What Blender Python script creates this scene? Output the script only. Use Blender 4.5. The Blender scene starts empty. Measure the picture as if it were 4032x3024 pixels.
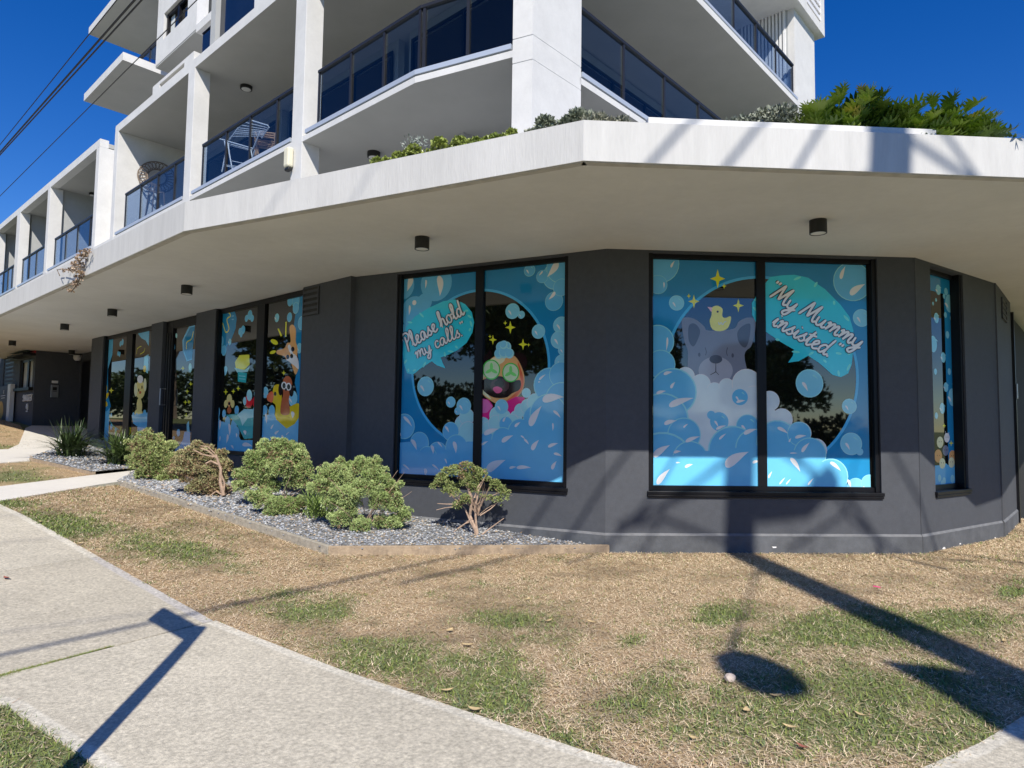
import bpy, bmesh, math, random
import numpy as np
from mathutils import Vector, Matrix

# ------------------------------------------------------------------ camera, world, sun
H = 1.5                                   # eye height; all z below are relative to the eye, MB adds H
scene = bpy.context.scene
FPX, CX, CY = 2596., 2016., 1512.
PITCH, ROLL = math.radians(3.57), math.radians(.788)
_cp, _sp = math.cos(PITCH), math.sin(PITCH)
_c, _s = math.cos(ROLL), math.sin(ROLL)
CM = np.array([[1, 0, 0], [0, _sp, _cp], [0, -_cp, _sp]]) @ np.array([[_c, _s, 0], [-_s, _c, 0], [0, 0, 1]])
cam_d = bpy.data.cameras.new('camera')
cam = bpy.data.objects.new('camera', cam_d)
scene.collection.objects.link(cam)
cam_d.sensor_width = 36
cam_d.lens = FPX / 4032 * 36
cam_d.clip_start = .05
cam_d.clip_end = 3000
cam.matrix_world = Matrix(((CM[0][0], -CM[0][1], -CM[0][2], 0), (CM[1][0], -CM[1][1], -CM[1][2], 0),
                           (CM[2][0], -CM[2][1], -CM[2][2], H), (0, 0, 0, 1)))
scene.camera = cam
SUN_AZ, SUN_EL = -7.5, 43.
w = bpy.data.worlds.new('World')
scene.world = w
w.use_nodes = True
nt = w.node_tree
nt.nodes.clear()
sky = nt.nodes.new('ShaderNodeTexSky')
sky.sky_type = 'NISHITA'
sky.sun_disc = False
sky.sun_elevation = math.radians(SUN_EL)
sky.sun_rotation = math.radians(SUN_AZ + 180)
sky.air_density = 1.0
sky.dust_density = 0.0
sky.ozone_density = 5.0
bg = nt.nodes.new('ShaderNodeBackground')
bg.inputs[1].default_value = .085
wo = nt.nodes.new('ShaderNodeOutputWorld')
hs = nt.nodes.new('ShaderNodeHueSaturation')
hs.inputs['Saturation'].default_value = 1.34
hs.inputs['Hue'].default_value = .517
hs.inputs['Value'].default_value = 1.3
nt.links.new(sky.outputs[0], hs.inputs['Color'])
nt.links.new(hs.outputs[0], bg.inputs[0])
nt.links.new(bg.outputs[0], wo.inputs[0])
sd = bpy.data.lights.new('sun', 'SUN')
sd.energy = 4.9
sd.angle = math.radians(.5)
sd.color = (1, .94, .84)
sun = bpy.data.objects.new('sun', sd)
scene.collection.objects.link(sun)
_a, _e = math.radians(SUN_AZ), math.radians(SUN_EL)
SUND = Vector((math.sin(_a) * math.cos(_e), math.cos(_a) * math.cos(_e), -math.sin(_e)))
sun.rotation_euler = SUND.to_track_quat('-Z', 'Y').to_euler()
sun.location = (0, -10, 20)
scene.view_settings.view_transform = 'Standard'
scene.view_settings.look = 'None'
scene.view_settings.exposure = 0.24
scene.view_settings.gamma = 1
scene.render.engine = 'CYCLES'
scene.cycles.max_bounces = 8
scene.cycles.transparent_max_bounces = 12

# ------------------------------------------------------------------ geometry from the survey of the place
def ray(u, v):
    return CM @ np.array([u - CX, v - CY, FPX])
def atz(u, v, z):
    d = ray(u, v)
    return d * z / d[2]
def gz(x, y):
    s = (x - 1.13) * -.743 + (y - 7.9) * .669
    s = min(s, 26.)
    k = .35
    sp = s if s > 12 else k * math.log(1 + math.exp(s / k))
    return -1.5 + .062 * sp
def ghit(u, v):
    d = ray(u, v)
    t = -1.5 / d[2] * .7
    for _ in range(60):
        p = d * t
        t *= 1 + .6 * ((gz(p[0], p[1]) / p[2]) - 1) if p[2] < -.05 else 1.2
    p = d * t
    return (p[0], p[1], gz(p[0], p[1]))

class Fr:
    """a wall frame: u along the wall, v inward (away from the street), z up"""
    def __init__(s, org, az):
        a = math.radians(az)
        s.o = (float(org[0]), float(org[1])); s.d = (math.sin(a), math.cos(a)); s.n = (-math.cos(a), math.sin(a))
    def p(s, u, v, z):
        return (s.o[0] + s.d[0] * u + s.n[0] * v, s.o[1] + s.d[1] * u + s.n[1] * v, z)
    def hit(s, px, py, v=0.):
        """point of the photograph on the plane at depth v -> (u, z)"""
        d = ray(px, py)
        ox, oy = s.o[0] + s.n[0] * v, s.o[1] + s.n[1] * v
        t = (ox * s.n[0] + oy * s.n[1]) / (d[0] * s.n[0] + d[1] * s.n[1])
        x, y, z = d * t
        return ((x - ox) * s.d[0] + (y - oy) * s.d[1], z)
LB = (-3.774, 7.410)
FB = (.556, 5.248)
FLc = Fr(LB, 132.); FBc = Fr(LB, 116.5); FFc = Fr(FB, 86.5)
WL = Fr((-2.387, 9.584), 132.)
WA = Fr((1.13, 7.91), 116.6)
WW = Fr((1.13, 7.91), 86.8)
WX = Fr((5.01, 8.12), 55.6)
WY = Fr((7.01, 9.47), 42.)
UL = Fr((-1.384, 8.756), 132.)
UB = Fr((-1.384, 8.756), 116.5)
UR = Fr((.200, 7.972), 42.2)
ULEN = 1.49

# ------------------------------------------------------------------ materials
def lin(c):
    c = c / 255.
    return c / 12.92 if c <= .04045 else ((c + .055) / 1.055) ** 2.4
def S(r, g, b, k=1.):
    return (min(.92, lin(r) * k), min(.92, lin(g) * k), min(.92, lin(b) * k))
MATS = {}
def mat(name, col, rough=.6, ns=0, na=0., bump=0., bs=None, metal=0., spec=.5, ior=1.5, big=0., attr=None, ns2=0, na2=0, stretch=None, trans=0.):
    m = bpy.data.materials.new(name)
    m.use_nodes = True
    t = m.node_tree; N = t.nodes; L = t.links
    b = N['Principled BSDF']
    b.inputs['Roughness'].default_value = rough
    b.inputs['Metallic'].default_value = metal
    b.inputs['IOR'].default_value = ior
    b.inputs['Specular IOR Level'].default_value = spec
    b.inputs['Base Color'].default_value = (*col, 1)
    if trans:
        b.inputs['Subsurface Weight'].default_value = 0
    geo = N.new('ShaderNodeNewGeometry')
    vec = geo.outputs['Position']
    if stretch:
        mp = N.new('ShaderNodeMapping'); mp.inputs['Scale'].default_value = stretch
        L.new(vec, mp.inputs[0]); vec = mp.outputs[0]
    cur = None
    if attr:
        an = N.new('ShaderNodeAttribute'); an.attribute_name = attr
        cur = an.outputs['Color']
    def mul(cur, scale, amt, detail=6):
        nz = N.new('ShaderNodeTexNoise'); nz.inputs['Scale'].default_value = scale
        nz.inputs['Detail'].default_value = detail; nz.inputs['Roughness'].default_value = .65
        L.new(vec, nz.inputs['Vector'])
        mr = N.new('ShaderNodeMapRange')
        mr.inputs[1].default_value = .3; mr.inputs[2].default_value = .7
        mr.inputs[3].default_value = 1 - amt; mr.inputs[4].default_value = 1 + amt
        L.new(nz.outputs['Fac'], mr.inputs[0])
        vm = N.new('ShaderNodeVectorMath'); vm.operation = 'SCALE'
        if cur is None: vm.inputs[0].default_value = col
        else: L.new(cur, vm.inputs[0])
        L.new(mr.outputs[0], vm.inputs['Scale'])
        return vm.outputs[0], nz
    nz = None
    if ns: cur, nz = mul(cur, ns, na)
    if ns2: cur, nz2 = mul(cur, ns2, na2)
    if big: cur, _ = mul(cur, .9, big, 4)
    if cur is not None: L.new(cur, b.inputs['Base Color'])
    if bump:
        nb = N.new('ShaderNodeTexNoise'); nb.inputs['Scale'].default_value = bs or 60; nb.inputs['Detail'].default_value = 4
        L.new(vec, nb.inputs['Vector'])
        bp = N.new('ShaderNodeBump'); bp.inputs['Strength'].default_value = bump; bp.inputs['Distance'].default_value = .01
        L.new(nb.outputs['Fac'], bp.inputs['Height']); L.new(bp.outputs[0], b.inputs['Normal'])
    MATS[name] = m
    return m
mat('white_render', (.655, .65, .635), .75, 3, .06, .25, 90, big=.04, ns2=22, na2=.025)
mat('canopy_white', (.55, .545, .53), .75, 9, .07, .3, 70, big=.05, ns2=60, na2=.03, stretch=(1, 1, .12))
mat('soffit', (.645, .65, .64), .8, 1.3, .05, .15, 80, big=.04, ns2=9, na2=.025)
mat('soffit_edge', (.46, .45, .42), .85, 6, .18, .2, 60)
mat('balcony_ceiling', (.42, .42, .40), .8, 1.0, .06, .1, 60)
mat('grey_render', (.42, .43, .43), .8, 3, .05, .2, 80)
mat('dark_render', (.064, .070, .083), .7, 14, .09, .35, 160, big=.07, ns2=140, na2=.05)
mat('plinth_render', (.088, .095, .106), .75, 9, .18, .4, 120, big=.2, ns2=2.6, na2=.14)
mat('plinth_top', (.15, .155, .165), .8, 10, .2, .3, 100)
mat('black_frame', (.006, .006, .008), .4, 3, .2, spec=.3)
mat('black_rail', (.02, .02, .022), .4)
mat('alu', (.55, .60, .66), .35, metal=.3)
mat('shop_glass', (.006, .006, .005), .02, ior=2.0)
mat('door_glass', (.008, .012, .022), .03, ior=1.6, ns=1.5, na=.3)
mat('blind', (.62, .64, .62), .6)
mat('black_plastic', (.012, .012, .012), .45)
mat('lamp_lens', (.75, .75, .72), .5)
mat('beige_plastic', (.72, .68, .52), .5)
mat('white_paint', (.8, .8, .8), .35)
mat('concrete_path', (.43, .405, .365), .9, 48, .34, .6, 160, attr='col', big=.13, ns2=22, na2=.14)
mat('white_concrete', (.66, .63, .57), .9, 20, .06, .2, 90, big=.05)
mat('asphalt', (.05, .05, .052), .9, 90, .3, .4, 120)
mat('kerb_concrete', (.38, .37, .35), .9, 20, .1, .2, 90)
mat('lawn_soil', (.3, .22, .13), 1., 60, .35, .8, 90, attr='col', ns2=240, na2=.35)
mat('grass_blades', (.3, .3, .1), .85, attr='col', spec=.15)
mat('gravel_base', (.20, .195, .185), .95, 70, .5, .8, 70)
mat('gravel_stone', (.4, .4, .4), .8, attr='col', ns=60, na=.15)
mat('timber_grey', (.34, .31, .25), .85, 14, .3, .4, 60, ns2=60, na2=.15)
mat('timber_brown', (.33, .255, .175), .85, 12, .28, .4, 60, ns2=60, na2=.15)
mat('foliage', (.1, .15, .05), .65, attr='col', spec=.25, ns=25, na=.2)
mat('gloss_leaf', (.1, .15, .05), .38, attr='col', spec=.45)
mat('branch', (.42, .30, .22), .85, 25, .3, .4, 60)
mat('bark', (.16, .12, .085), .9, 14, .35, .6, 40)
mat('dry_leaf', (.5, .38, .2), .8, 30, .2)
mat('red_leaf', (.30, .10, .07), .7, 30, .2)
mat('stone', (.5, .42, .36), .85, 25, .2)
mat('wood_chair', (.55, .33, .18), .6, 20, .15)
mat('wicker', (.17, .13, .10), .7, 30, .2)
mat('cushion', (.20, .22, .26), .9, 20, .1)
mat('steel', (.45, .45, .46), .35, metal=.8)
mat('dark_wire', (.03, .028, .026), .7)
mat('light_letter', (.85, .85, .85), .5)
mat('board_purple', (.045, .035, .05), .5)
mat('board_gold', (.70, .42, .07), .6)
mat('red_paint', (.35, .02, .03), .5)
mat('pole_wood', (.22, .18, .14), .9, 12, .2, .4, 30)
mat('car_white', (.75, .75, .76), .15, spec=.6)
mat('rubber', (.02, .02, .02), .8)
mat('house_wall', (.5, .46, .4), .8, 4, .05)
mat('roof_tile', (.25, .12, .09), .8, 6, .2)
mat('warm_tube', (.85, .8, .72), .5)
# balustrade glass: tinted, clear, mirrors more at a slant
g = bpy.data.materials.new('balustrade_glass'); g.use_nodes = True
t = g.node_tree; t.nodes.clear()
o_ = t.nodes.new('ShaderNodeOutputMaterial'); mx = t.nodes.new('ShaderNodeMixShader')
tr = t.nodes.new('ShaderNodeBsdfTransparent'); tr.inputs[0].default_value = (.60, .68, .78, 1)
gl = t.nodes.new('ShaderNodeBsdfGlossy'); gl.inputs['Roughness'].default_value = .02
gl.inputs[0].default_value = (.9, .95, 1, 1)
fr = t.nodes.new('ShaderNodeFresnel'); fr.inputs[0].default_value = 1.42
gm = t.nodes.new('ShaderNodeNewGeometry'); ml = t.nodes.new('ShaderNodeMath'); ml.operation = 'SUBTRACT'; ml.use_clamp = True
t.links.new(fr.outputs[0], ml.inputs[0]); t.links.new(gm.outputs['Backfacing'], ml.inputs[1]); t.links.new(ml.outputs[0], mx.inputs[0]); t.links.new(tr.outputs[0], mx.inputs[1]); t.links.new(gl.outputs[0], mx.inputs[2]); t.links.new(mx.outputs[0], o_.inputs[0])
MATS['balustrade_glass'] = g
# printed window film (behind a clear glossy surface)
def film(name, r, g, b, k=1.25):
    k = min(k, 1.38 * .92 / max(lin(r), lin(g), lin(b)))
    return mat('film_' + name, S(r, g, b, k), .05, spec=.5, ior=1.62, ns=5, na=.03)
FK = 2.3
film('teal', 22, 98, 138, FK); film('teal_light', 84, 160, 212, 1.6); film('ring', 62, 150, 222, FK)
film('foam', 84, 152, 214, FK); film('foam_rim', 130, 190, 232, FK); film('foam_pale', 140, 190, 225, FK); film('lavender', 178, 192, 228, FK)
film('glint', 208, 206, 234, FK); film('bubble', 110, 172, 222, FK); film('speech', 40, 152, 178, FK); film('speech_light', 90, 190, 205, FK)
film('white', 232, 228, 240, FK); film('outline', 30, 42, 66, 1.)
film('yellow', 220, 205, 50, FK); film('duck', 238, 225, 110, FK); film('duck_gold', 225, 170, 30, FK); film('pink', 240, 170, 190, FK); film('magenta', 185, 30, 100, FK); film('magenta_light', 205, 90, 140, FK)
film('tongue', 215, 80, 120, FK)
film('orange', 215, 140, 90, FK); film('cream', 235, 205, 165, FK); film('tan', 205, 165, 105, FK); film('brown_dark', 46, 28, 32, .8); film('brown', 140, 75, 48, FK); film('brown_mid', 80, 56, 60, 1.2)
film('cuke', 60, 150, 60, FK); film('cuke_light', 175, 225, 160, FK); film('cuke_mid', 95, 195, 90, FK)
film('grey', 96, 102, 118, 2); film('grey_dark', 70, 76, 92, 1.6); film('grey_light', 128, 132, 145, 2); film('ink', 36, 38, 48, 1.)
film('tub', 30, 130, 135, FK); film('lime', 190, 200, 60, FK); film('red', 170, 30, 40, FK); film('beak', 230, 95, 60, FK)

# ------------------------------------------------------------------ mesh builder
col = scene.collection
def tag(o, label=None, cat=None, group=None, kind=None):
    if label: o['label'] = label
    if cat: o['category'] = cat
    if group: o['group'] = group
    if kind: o['kind'] = kind
    return o
def wloc(o):
    p = Vector(o.location)
    while o.parent:
        o = o.parent; p += Vector(o.location)
    return p
def empty(name, loc, label=None, cat=None, group=None):
    o = bpy.data.objects.new(name, None); col.objects.link(o)
    o.location = (float(loc[0]), float(loc[1]), float(loc[2]) + H)
    o.empty_display_size = .2
    return tag(o, label, cat, group)
class MB:
    def __init__(s): s.v = []; s.f = []; s.m = []; s.mats = []; s.cols = []
    def mi(s, m):
        if m not in s.mats: s.mats.append(m)
        return s.mats.index(m)
    def poly(s, pts, m):
        b = len(s.v); s.v += [tuple(map(float, p)) for p in pts]; s.f.append(tuple(range(b, b + len(pts)))); s.m.append(s.mi(m)); return s
    def hexa(s, P, m):
        b = len(s.v); s.v += [tuple(map(float, p)) for p in P]
        for q in ((0, 3, 2, 1), (4, 5, 6, 7), (0, 1, 5, 4), (1, 2, 6, 5), (2, 3, 7, 6), (3, 0, 4, 7)):
            s.f.append(tuple(b + i for i in q)); s.m.append(s.mi(m))
        return s
    def box(s, F, u0, u1, v0, v1, z0, z1, m):
        return s.hexa([F.p(u0, v0, z0), F.p(u1, v0, z0), F.p(u1, v1, z0), F.p(u0, v1, z0), F.p(u0, v0, z1), F.p(u1, v0, z1), F.p(u1, v1, z1), F.p(u0, v1, z1)], m)
    def prism(s, pl, z0, z1, m, mbot=None, mtop=None):
        n = len(pl); b = len(s.v)
        s.v += [(float(x), float(y), float(z0)) for x, y in pl] + [(float(x), float(y), float(z1)) for x, y in pl]
        s.f.append(tuple(b + i for i in reversed(range(n)))); s.m.append(s.mi(mbot or m))
        s.f.append(tuple(b + n + i for i in range(n))); s.m.append(s.mi(mtop or m))
        for i in range(n):
            j = (i + 1) % n
            s.f.append((b + i, b + j, b + n + j, b + n + i)); s.m.append(s.mi(m))
        return s
    def tube(s, pts, r, m, n=6, cap=True):
        pts = [Vector([float(c) for c in p]) for p in pts]; b = len(s.v); k = len(pts)
        rs = r if isinstance(r, (list, tuple)) else [r] * k
        for i, p in enumerate(pts):
            d = (pts[min(i + 1, k - 1)] - pts[max(i - 1, 0)]).normalized()
            a = Vector((0, 0, 1)) if abs(d.z) < .9 else Vector((1, 0, 0))
            x = d.cross(a).normalized(); y = d.cross(x)
            for j in range(n):
                t = 2 * math.pi * j / n
                s.v.append(tuple(p + (x * math.cos(t) + y * math.sin(t)) * rs[i]))
        for i in range(k - 1):
            for j in range(n):
                a0 = b + i * n + j; a1 = b + i * n + (j + 1) % n
                s.f.append((a0, a1, a1 + n, a0 + n)); s.m.append(s.mi(m))
        if cap:
            s.f.append(tuple(b + j for j in reversed(range(n)))); s.m.append(s.mi(m))
            s.f.append(tuple(b + (k - 1) * n + j for j in range(n))); s.m.append(s.mi(m))
        return s
    def lathe(s, c, prof, m, n=20):
        b = len(s.v)
        for r, z in prof:
            for j in range(n):
                t = 2 * math.pi * j / n; s.v.append((c[0] + r * math.cos(t), c[1] + r * math.sin(t), c[2] + z))
        for i in range(len(prof) - 1):
            for j in range(n):
                a0 = b + i * n + j; a1 = b + i * n + (j + 1) % n
                s.f.append((a0, a1, a1 + n, a0 + n)); s.m.append(s.mi(m))
        s.f.append(tuple(b + j for j in reversed(range(n)))); s.m.append(s.mi(m))
        s.f.append(tuple(b + (len(prof) - 1) * n + j for j in range(n))); s.m.append(s.mi(m))
        return s
    def build(s, name, parent=None, bevel=0., smooth=False, origin=None):
        me = bpy.data.meshes.new(name)
        off = wloc(parent) - Vector((0, 0, H)) if parent else Vector((0, 0, 0))
        loc = Vector((0, 0, 0))
        if parent is None:
            if origin is None:
                a = np.array(s.v); origin = ((a[:, 0].min() + a[:, 0].max()) / 2, (a[:, 1].min() + a[:, 1].max()) / 2, a[:, 2].min())
            off = Vector([float(c) for c in origin]); loc = off + Vector((0, 0, H))
        me.from_pydata([(x - off.x, y - off.y, z - off.z) for x, y, z in s.v], [], s.f)
        for m in s.mats: me.materials.append(MATS[m])
        me.polygons.foreach_set('material_index', s.m)
        if smooth: me.polygons.foreach_set('use_smooth', [True] * len(s.f))
        if s.cols:
            at = me.color_attributes.new('col', 'FLOAT_COLOR', 'POINT')
            at.data.foreach_set('color', np.array([(*c, 1.) for c in s.cols], dtype=np.float32).ravel())
        me.update()
        o = bpy.data.objects.new(name, me); col.objects.link(o)
        o.parent = parent
        o.location = loc
        if bevel:
            bv = o.modifiers.new('bevel', 'BEVEL'); bv.width = bevel; bv.segments = 2; bv.limit_method = 'ANGLE'; bv.angle_limit = math.radians(50)
        return o
def npmesh(name, V, Fq, colr, material, parent=None, origin=(0, 0, 0), smooth=False):
    """V (n,3) rel. to eye, Fq (m,k) faces, colr (n,3)"""
    V = np.asarray(V, dtype=np.float32).copy(); Fq = np.asarray(Fq, dtype=np.int32); k = Fq.shape[1]
    if parent is not None:
        p = wloc(parent); V -= np.array([p.x, p.y, p.z - H], dtype=np.float32)
    else:
        V -= np.array(origin, dtype=np.float32)
    me = bpy.data.meshes.new(name)
    me.vertices.add(len(V)); me.vertices.foreach_set('co', V.ravel())
    me.loops.add(Fq.size); me.loops.foreach_set('vertex_index', Fq.ravel())
    me.polygons.add(len(Fq)); me.polygons.foreach_set('loop_start', np.arange(0, Fq.size, k, dtype=np.int32))
    me.polygons.foreach_set('loop_total', np.full(len(Fq), k, dtype=np.int32))
    me.polygons.foreach_set('use_smooth', np.full(len(Fq), smooth, dtype=bool))
    me.update(calc_edges=True)
    if colr is not None:
        at = me.color_attributes.new('col', 'FLOAT_COLOR', 'POINT')
        at.data.foreach_set('color', np.concatenate([colr, np.ones((len(V), 1))], 1).astype(np.float32).ravel())
    me.materials.append(MATS[material])
    o = bpy.data.objects.new(name, me); col.objects.link(o)
    if parent is not None: o.parent = parent
    else: o.location = (origin[0], origin[1], origin[2] + H)
    return o
def copy_tree(o, parent=None):
    c = o.copy(); col.objects.link(c); c.parent = parent
    for ch in [x for x in bpy.data.objects if x.parent == o]: copy_tree(ch, c)
    return c
rng = np.random.default_rng(7)
random.seed(7)

# ================================================================== THE BUILDING
bld = empty('apartment_building', (1.13, 9.5, -1.5), 'white apartment building on a dark ground floor with picture film on the shop windows', 'building')
ZS, ZT = 2.16, 2.50
# canopy slab: soffit + fascia
farL = FLc.p(-22., 0, 0)[:2]
pf = [farL, LB, FB, FFc.p(6.2, 0, 0)[:2], FFc.p(6.9, .5, 0)[:2]]
back = [(13.0, 13.5), (4, 18), (-6, 27), (farL[0] + 5.5, farL[1] + 6.5)]
c = MB(); c.prism(pf + back, ZS, ZT, 'canopy_white', mbot='soffit', mtop='grey_render'); c.build('canopy', bld)
# drip groove strip under the canopy edge
c = MB()
for F, a, b_ in ((FLc, -22, 0), (FBc, 0, 4.84), (FFc, 0, 6.2)):
    c.box(F, a, b_, .0 if 0 else .012, .085, ZS - .006, ZS + .01, 'soffit_edge')
c.build('drip_edge', bld)
# bright upstand standing for sunlight on the parapet bevel
c = MB(); c.box(FFc, .55, 3.05, .05, .15, ZT + .002, ZT + .075, 'white_render'); c.build('bevel_strip', bld, bevel=.008)

def wall(F, u0, u1, z0, z1, th, ops, m='dark_render', v0=0.):
    b = MB(); ops = sorted(ops); x = u0
    for ua, ub, za, zb in ops:
        if ua > x: b.box(F, x, ua, v0, v0 + th, z0, z1, m)
        if za > z0: b.box(F, ua, ub, v0, v0 + th, z0, za, m)
        if zb < z1: b.box(F, ua, ub, v0, v0 + th, zb, z1, m)
        x = ub
    if x < u1: b.box(F, x, u1, v0, v0 + th, z0, z1, m)
    return b
ZW = ZS + .02
gw = [
    (WL, -11.98, 0.0, [(-11.03, -7.75, -.75, ZW), (-7.08, -5.37, -1.0, ZW), (-4.48, -1.32, -.62, ZW)]),
    (WA, -3.93, 0., [(-3.12, -.50, -.78, 2.13)]),
    (WW, 0., 3.885, [(.52, 3.40, -.78, 2.13)]),
    (WX, 0., 2.41, [(.40, 1.36, -.78, 2.13)]),
    (WY, 0., 1.95, [])]
for F, a, b_, ops in gw:
    z0 = -2.2
    wall(F, a, b_, z0, ZW, .3, ops).build('ground_wall', bld)
# plinth: a thin proud base course with a light top edge
def vline(F, a, b_, zt, zb, e0=0, e1=0):
    c = MB()
    c.box(F, a - e0, b_ + e1, -.018, .05, zb, zt, 'plinth_render'); c.build('plinth', bld)
    c = MB(); 
    P = [F.p(a - e0, -.020, zt - .004), F.p(b_ + e1, -.020, zt - .004), F.p(b_, .002, zt + .028), F.p(a, .002, zt + .028)]
    c.poly(P, 'plinth_top'); c.build('plinth_cap', bld)
vline(WA, -3.93, 0, -1.285, -1.9, 0, .004); vline(WW, 0, 3.885, -1.285, -1.75, .004, .004); vline(WX, 0, 2.41, -1.285, -1.75, .004, 0.002)
vline(WY, 0, 1.95, -1.285, -1.75, .002, 0)
# chips in the plinth paint
c = MB()
for (px, py, r) in ((3717, 2158, .035), (3781, 2141, .022), (3918, 2117, .020), (3048, 2155, .022)):
    F = WX if px > 3602 else WW
    u, z = F.hit(px, py, -.02)
    pts = [F.p(u + r * 1.6 * math.cos(t) * (.7 + .3 * math.sin(3 * t + px)), -.0215, z + r * .7 * math.sin(t) * (.8 + .3 * math.cos(2 * t))) for t in np.linspace(0, 2 * math.pi, 12, endpoint=False)]
    c.poly(pts, 'white_paint')
c.build('paint_chip', bld)

# ------------------------------------------------------------------ printed film drawing kit
def clip(poly, r):
    u0, u1, z0, z1 = r
    for ax, lim, sg in ((0, u0, 1), (0, u1, -1), (1, z0, 1), (1, z1, -1)):
        out = []
        for i in range(len(poly)):
            a, b_ = poly[i - 1], poly[i]
            ia, ib = (a[ax] - lim) * sg >= 0, (b_[ax] - lim) * sg >= 0
            if ia != ib:
                t = (lim - a[ax]) / (b_[ax] - a[ax]); out.append((a[0] + (b_[0] - a[0]) * t, a[1] + (b_[1] - a[1]) * t))
            if ib: out.append(b_)
        poly = out
        if len(poly) < 3: return []
    return poly
def catmull(P, closed=False, k=6):
    n = len(P); out = []
    for i in range(n if closed else n - 1):
        if closed: p0, p1, p2, p3 = P[i - 1], P[i], P[(i + 1) % n], P[(i + 2) % n]
        else: p0, p1, p2, p3 = P[max(i - 1, 0)], P[i], P[i + 1], P[min(i + 2, n - 1)]
        for j in range(k):
            t = j / k; t2 = t * t; t3 = t2 * t
            out.append(tuple(.5 * (2 * p1[q] + (p2[q] - p0[q]) * t + (2 * p0[q] - 5 * p1[q] + 4 * p2[q] - p3[q]) * t2 + (3 * p1[q] - p0[q] - 3 * p2[q] + p3[q]) * t3) for q in (0, 1)))
    if not closed: out.append(tuple(P[-1]))
    return out
class Art:
    """flat printed shapes on a pane: coordinates of the survey crop (ox, oy, sc) put on the wall plane"""
    def __init__(s, F, ox, oy, sc, rect, v):
        s.F, s.ox, s.oy, s.sc, s.rect, s.v = F, ox, oy, sc, rect, v
        s.k = 0; s.b = MB(); s.bb = []
    def lev(s, pts):
        a0, a1 = min(p[0] for p in pts), max(p[0] for p in pts); b0, b1 = min(p[1] for p in pts), max(p[1] for p in pts)
        l = 1 + max([q[4] for q in s.bb if q[0] < a1 and q[1] > a0 and q[2] < b1 and q[3] > b0], default=s.k)
        s.bb.append((a0, a1, b0, b1, l)); return s.v - .0012 - l * .00022
    def P(s, x, y): return s.F.hit(s.ox + x / s.sc, s.oy + y / s.sc, s.v)
    def raw(s, poly, m):
        poly = clip(poly, s.rect)
        if poly:
            vv = s.lev(poly)
            s.b.poly([s.F.p(u, vv, z) for u, z in poly], 'film_' + m)
    def circ(s, x, y, r, m, n=26):
        cu, cz = s.P(x, y); R = abs(s.P(x, y + r)[1] - cz)
        s.raw([(cu + R * math.cos(t), cz + R * math.sin(t)) for t in np.linspace(0, 2 * math.pi, n, endpoint=False)], m)
    def ell(s, x, y, rx, ry, m, rot=0, n=26):
        a = math.radians(rot)
        s.raw([s.P(x + rx * math.cos(t) * math.cos(a) - ry * math.sin(t) * math.sin(a), y + rx * math.cos(t) * math.sin(a) + ry * math.sin(t) * math.cos(a)) for t in np.linspace(0, 2 * math.pi, n, endpoint=False)], m)
    def poly(s, pts, m, smooth=False):
        if smooth: pts = catmull(pts, True, 5)
        s.raw([s.P(*p) for p in pts], m)
    def drop(s, x, y, L, W, ang, m='glint'):
        a = math.radians(ang); pts = []
        for t in np.linspace(0, 2 * math.pi, 22, endpoint=False):
            px = math.cos(t) * L / 2; py = math.sin(t) * (math.sin(t / 2) ** 1.4) * W / 2 + (px / L) ** 2 * W * .5
            pts.append((x + px * math.cos(a) - py * math.sin(a), y + px * math.sin(a) + py * math.cos(a)))
        s.poly(pts, m)
    def star(s, x, y, R, m='yellow'):
        pts = []
        for i in range(8):
            t = i * math.pi / 4 + math.pi / 2; r = R if i % 2 == 0 else R * .34
            pts.append((x + r * math.cos(t) * .8 + 0, y - r * math.sin(t)))
        s.poly(pts, m)
    def bub(s, x, y, r, m='bubble', rim='foam_rim'):
        s.circ(x, y, r, rim); s.circ(x, y, r * .93, m)
        if r > 20:
            s.drop(x - r * .28, y + r * .22, r * .75, r * .3, 60); s.drop(x + r * .42, y - r * .45, r * .5, r * .18, 40, 'foam_rim')
    def foam(s, L, m='foam', rim='foam_rim', e=.94):
        for x, y, r in L:
            s.circ(x, y, r, rim); s.circ(x, y, r * e, m)
    def line(s, pts, wd, m, smooth=True, k=6, ramp=.00001):
        if smooth: pts = catmull(pts, False, k)
        q = [s.P(*p) for p in pts]; h = abs(s.P(pts[0][0], pts[0][1] + wd / 2)[1] - s.P(*pts[0])[1])
        vv = (s.v - .0012 - s.k * .00022) if s.k > 10 else s.lev(q); lft, rgt = [], []
        for i in range(len(q)):
            a, b_ = q[max(i - 1, 0)], q[min(i + 1, len(q) - 1)]
            d = (b_[0] - a[0], b_[1] - a[1]); l = math.hypot(*d) or 1; nx, ny = -d[1] / l, d[0] / l
            e = .55 if i in (0, len(q) - 1) else 1.
            lft.append((q[i][0] + nx * h * e, q[i][1] + ny * h * e)); rgt.append((q[i][0] - nx * h * e, q[i][1] - ny * h * e))
        for i in range(len(q) - 1):
            f = clip([lft[i], lft[i + 1], rgt[i + 1], rgt[i]], s.rect)
            if f:
                s.b.poly([s.F.p(u, vv - i * ramp, z) for u, z in f], 'film_' + m)
    def done(s, name, parent):
        if s.b.v:
            o = s.b.build(name, parent)
        s.b = MB()
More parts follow.
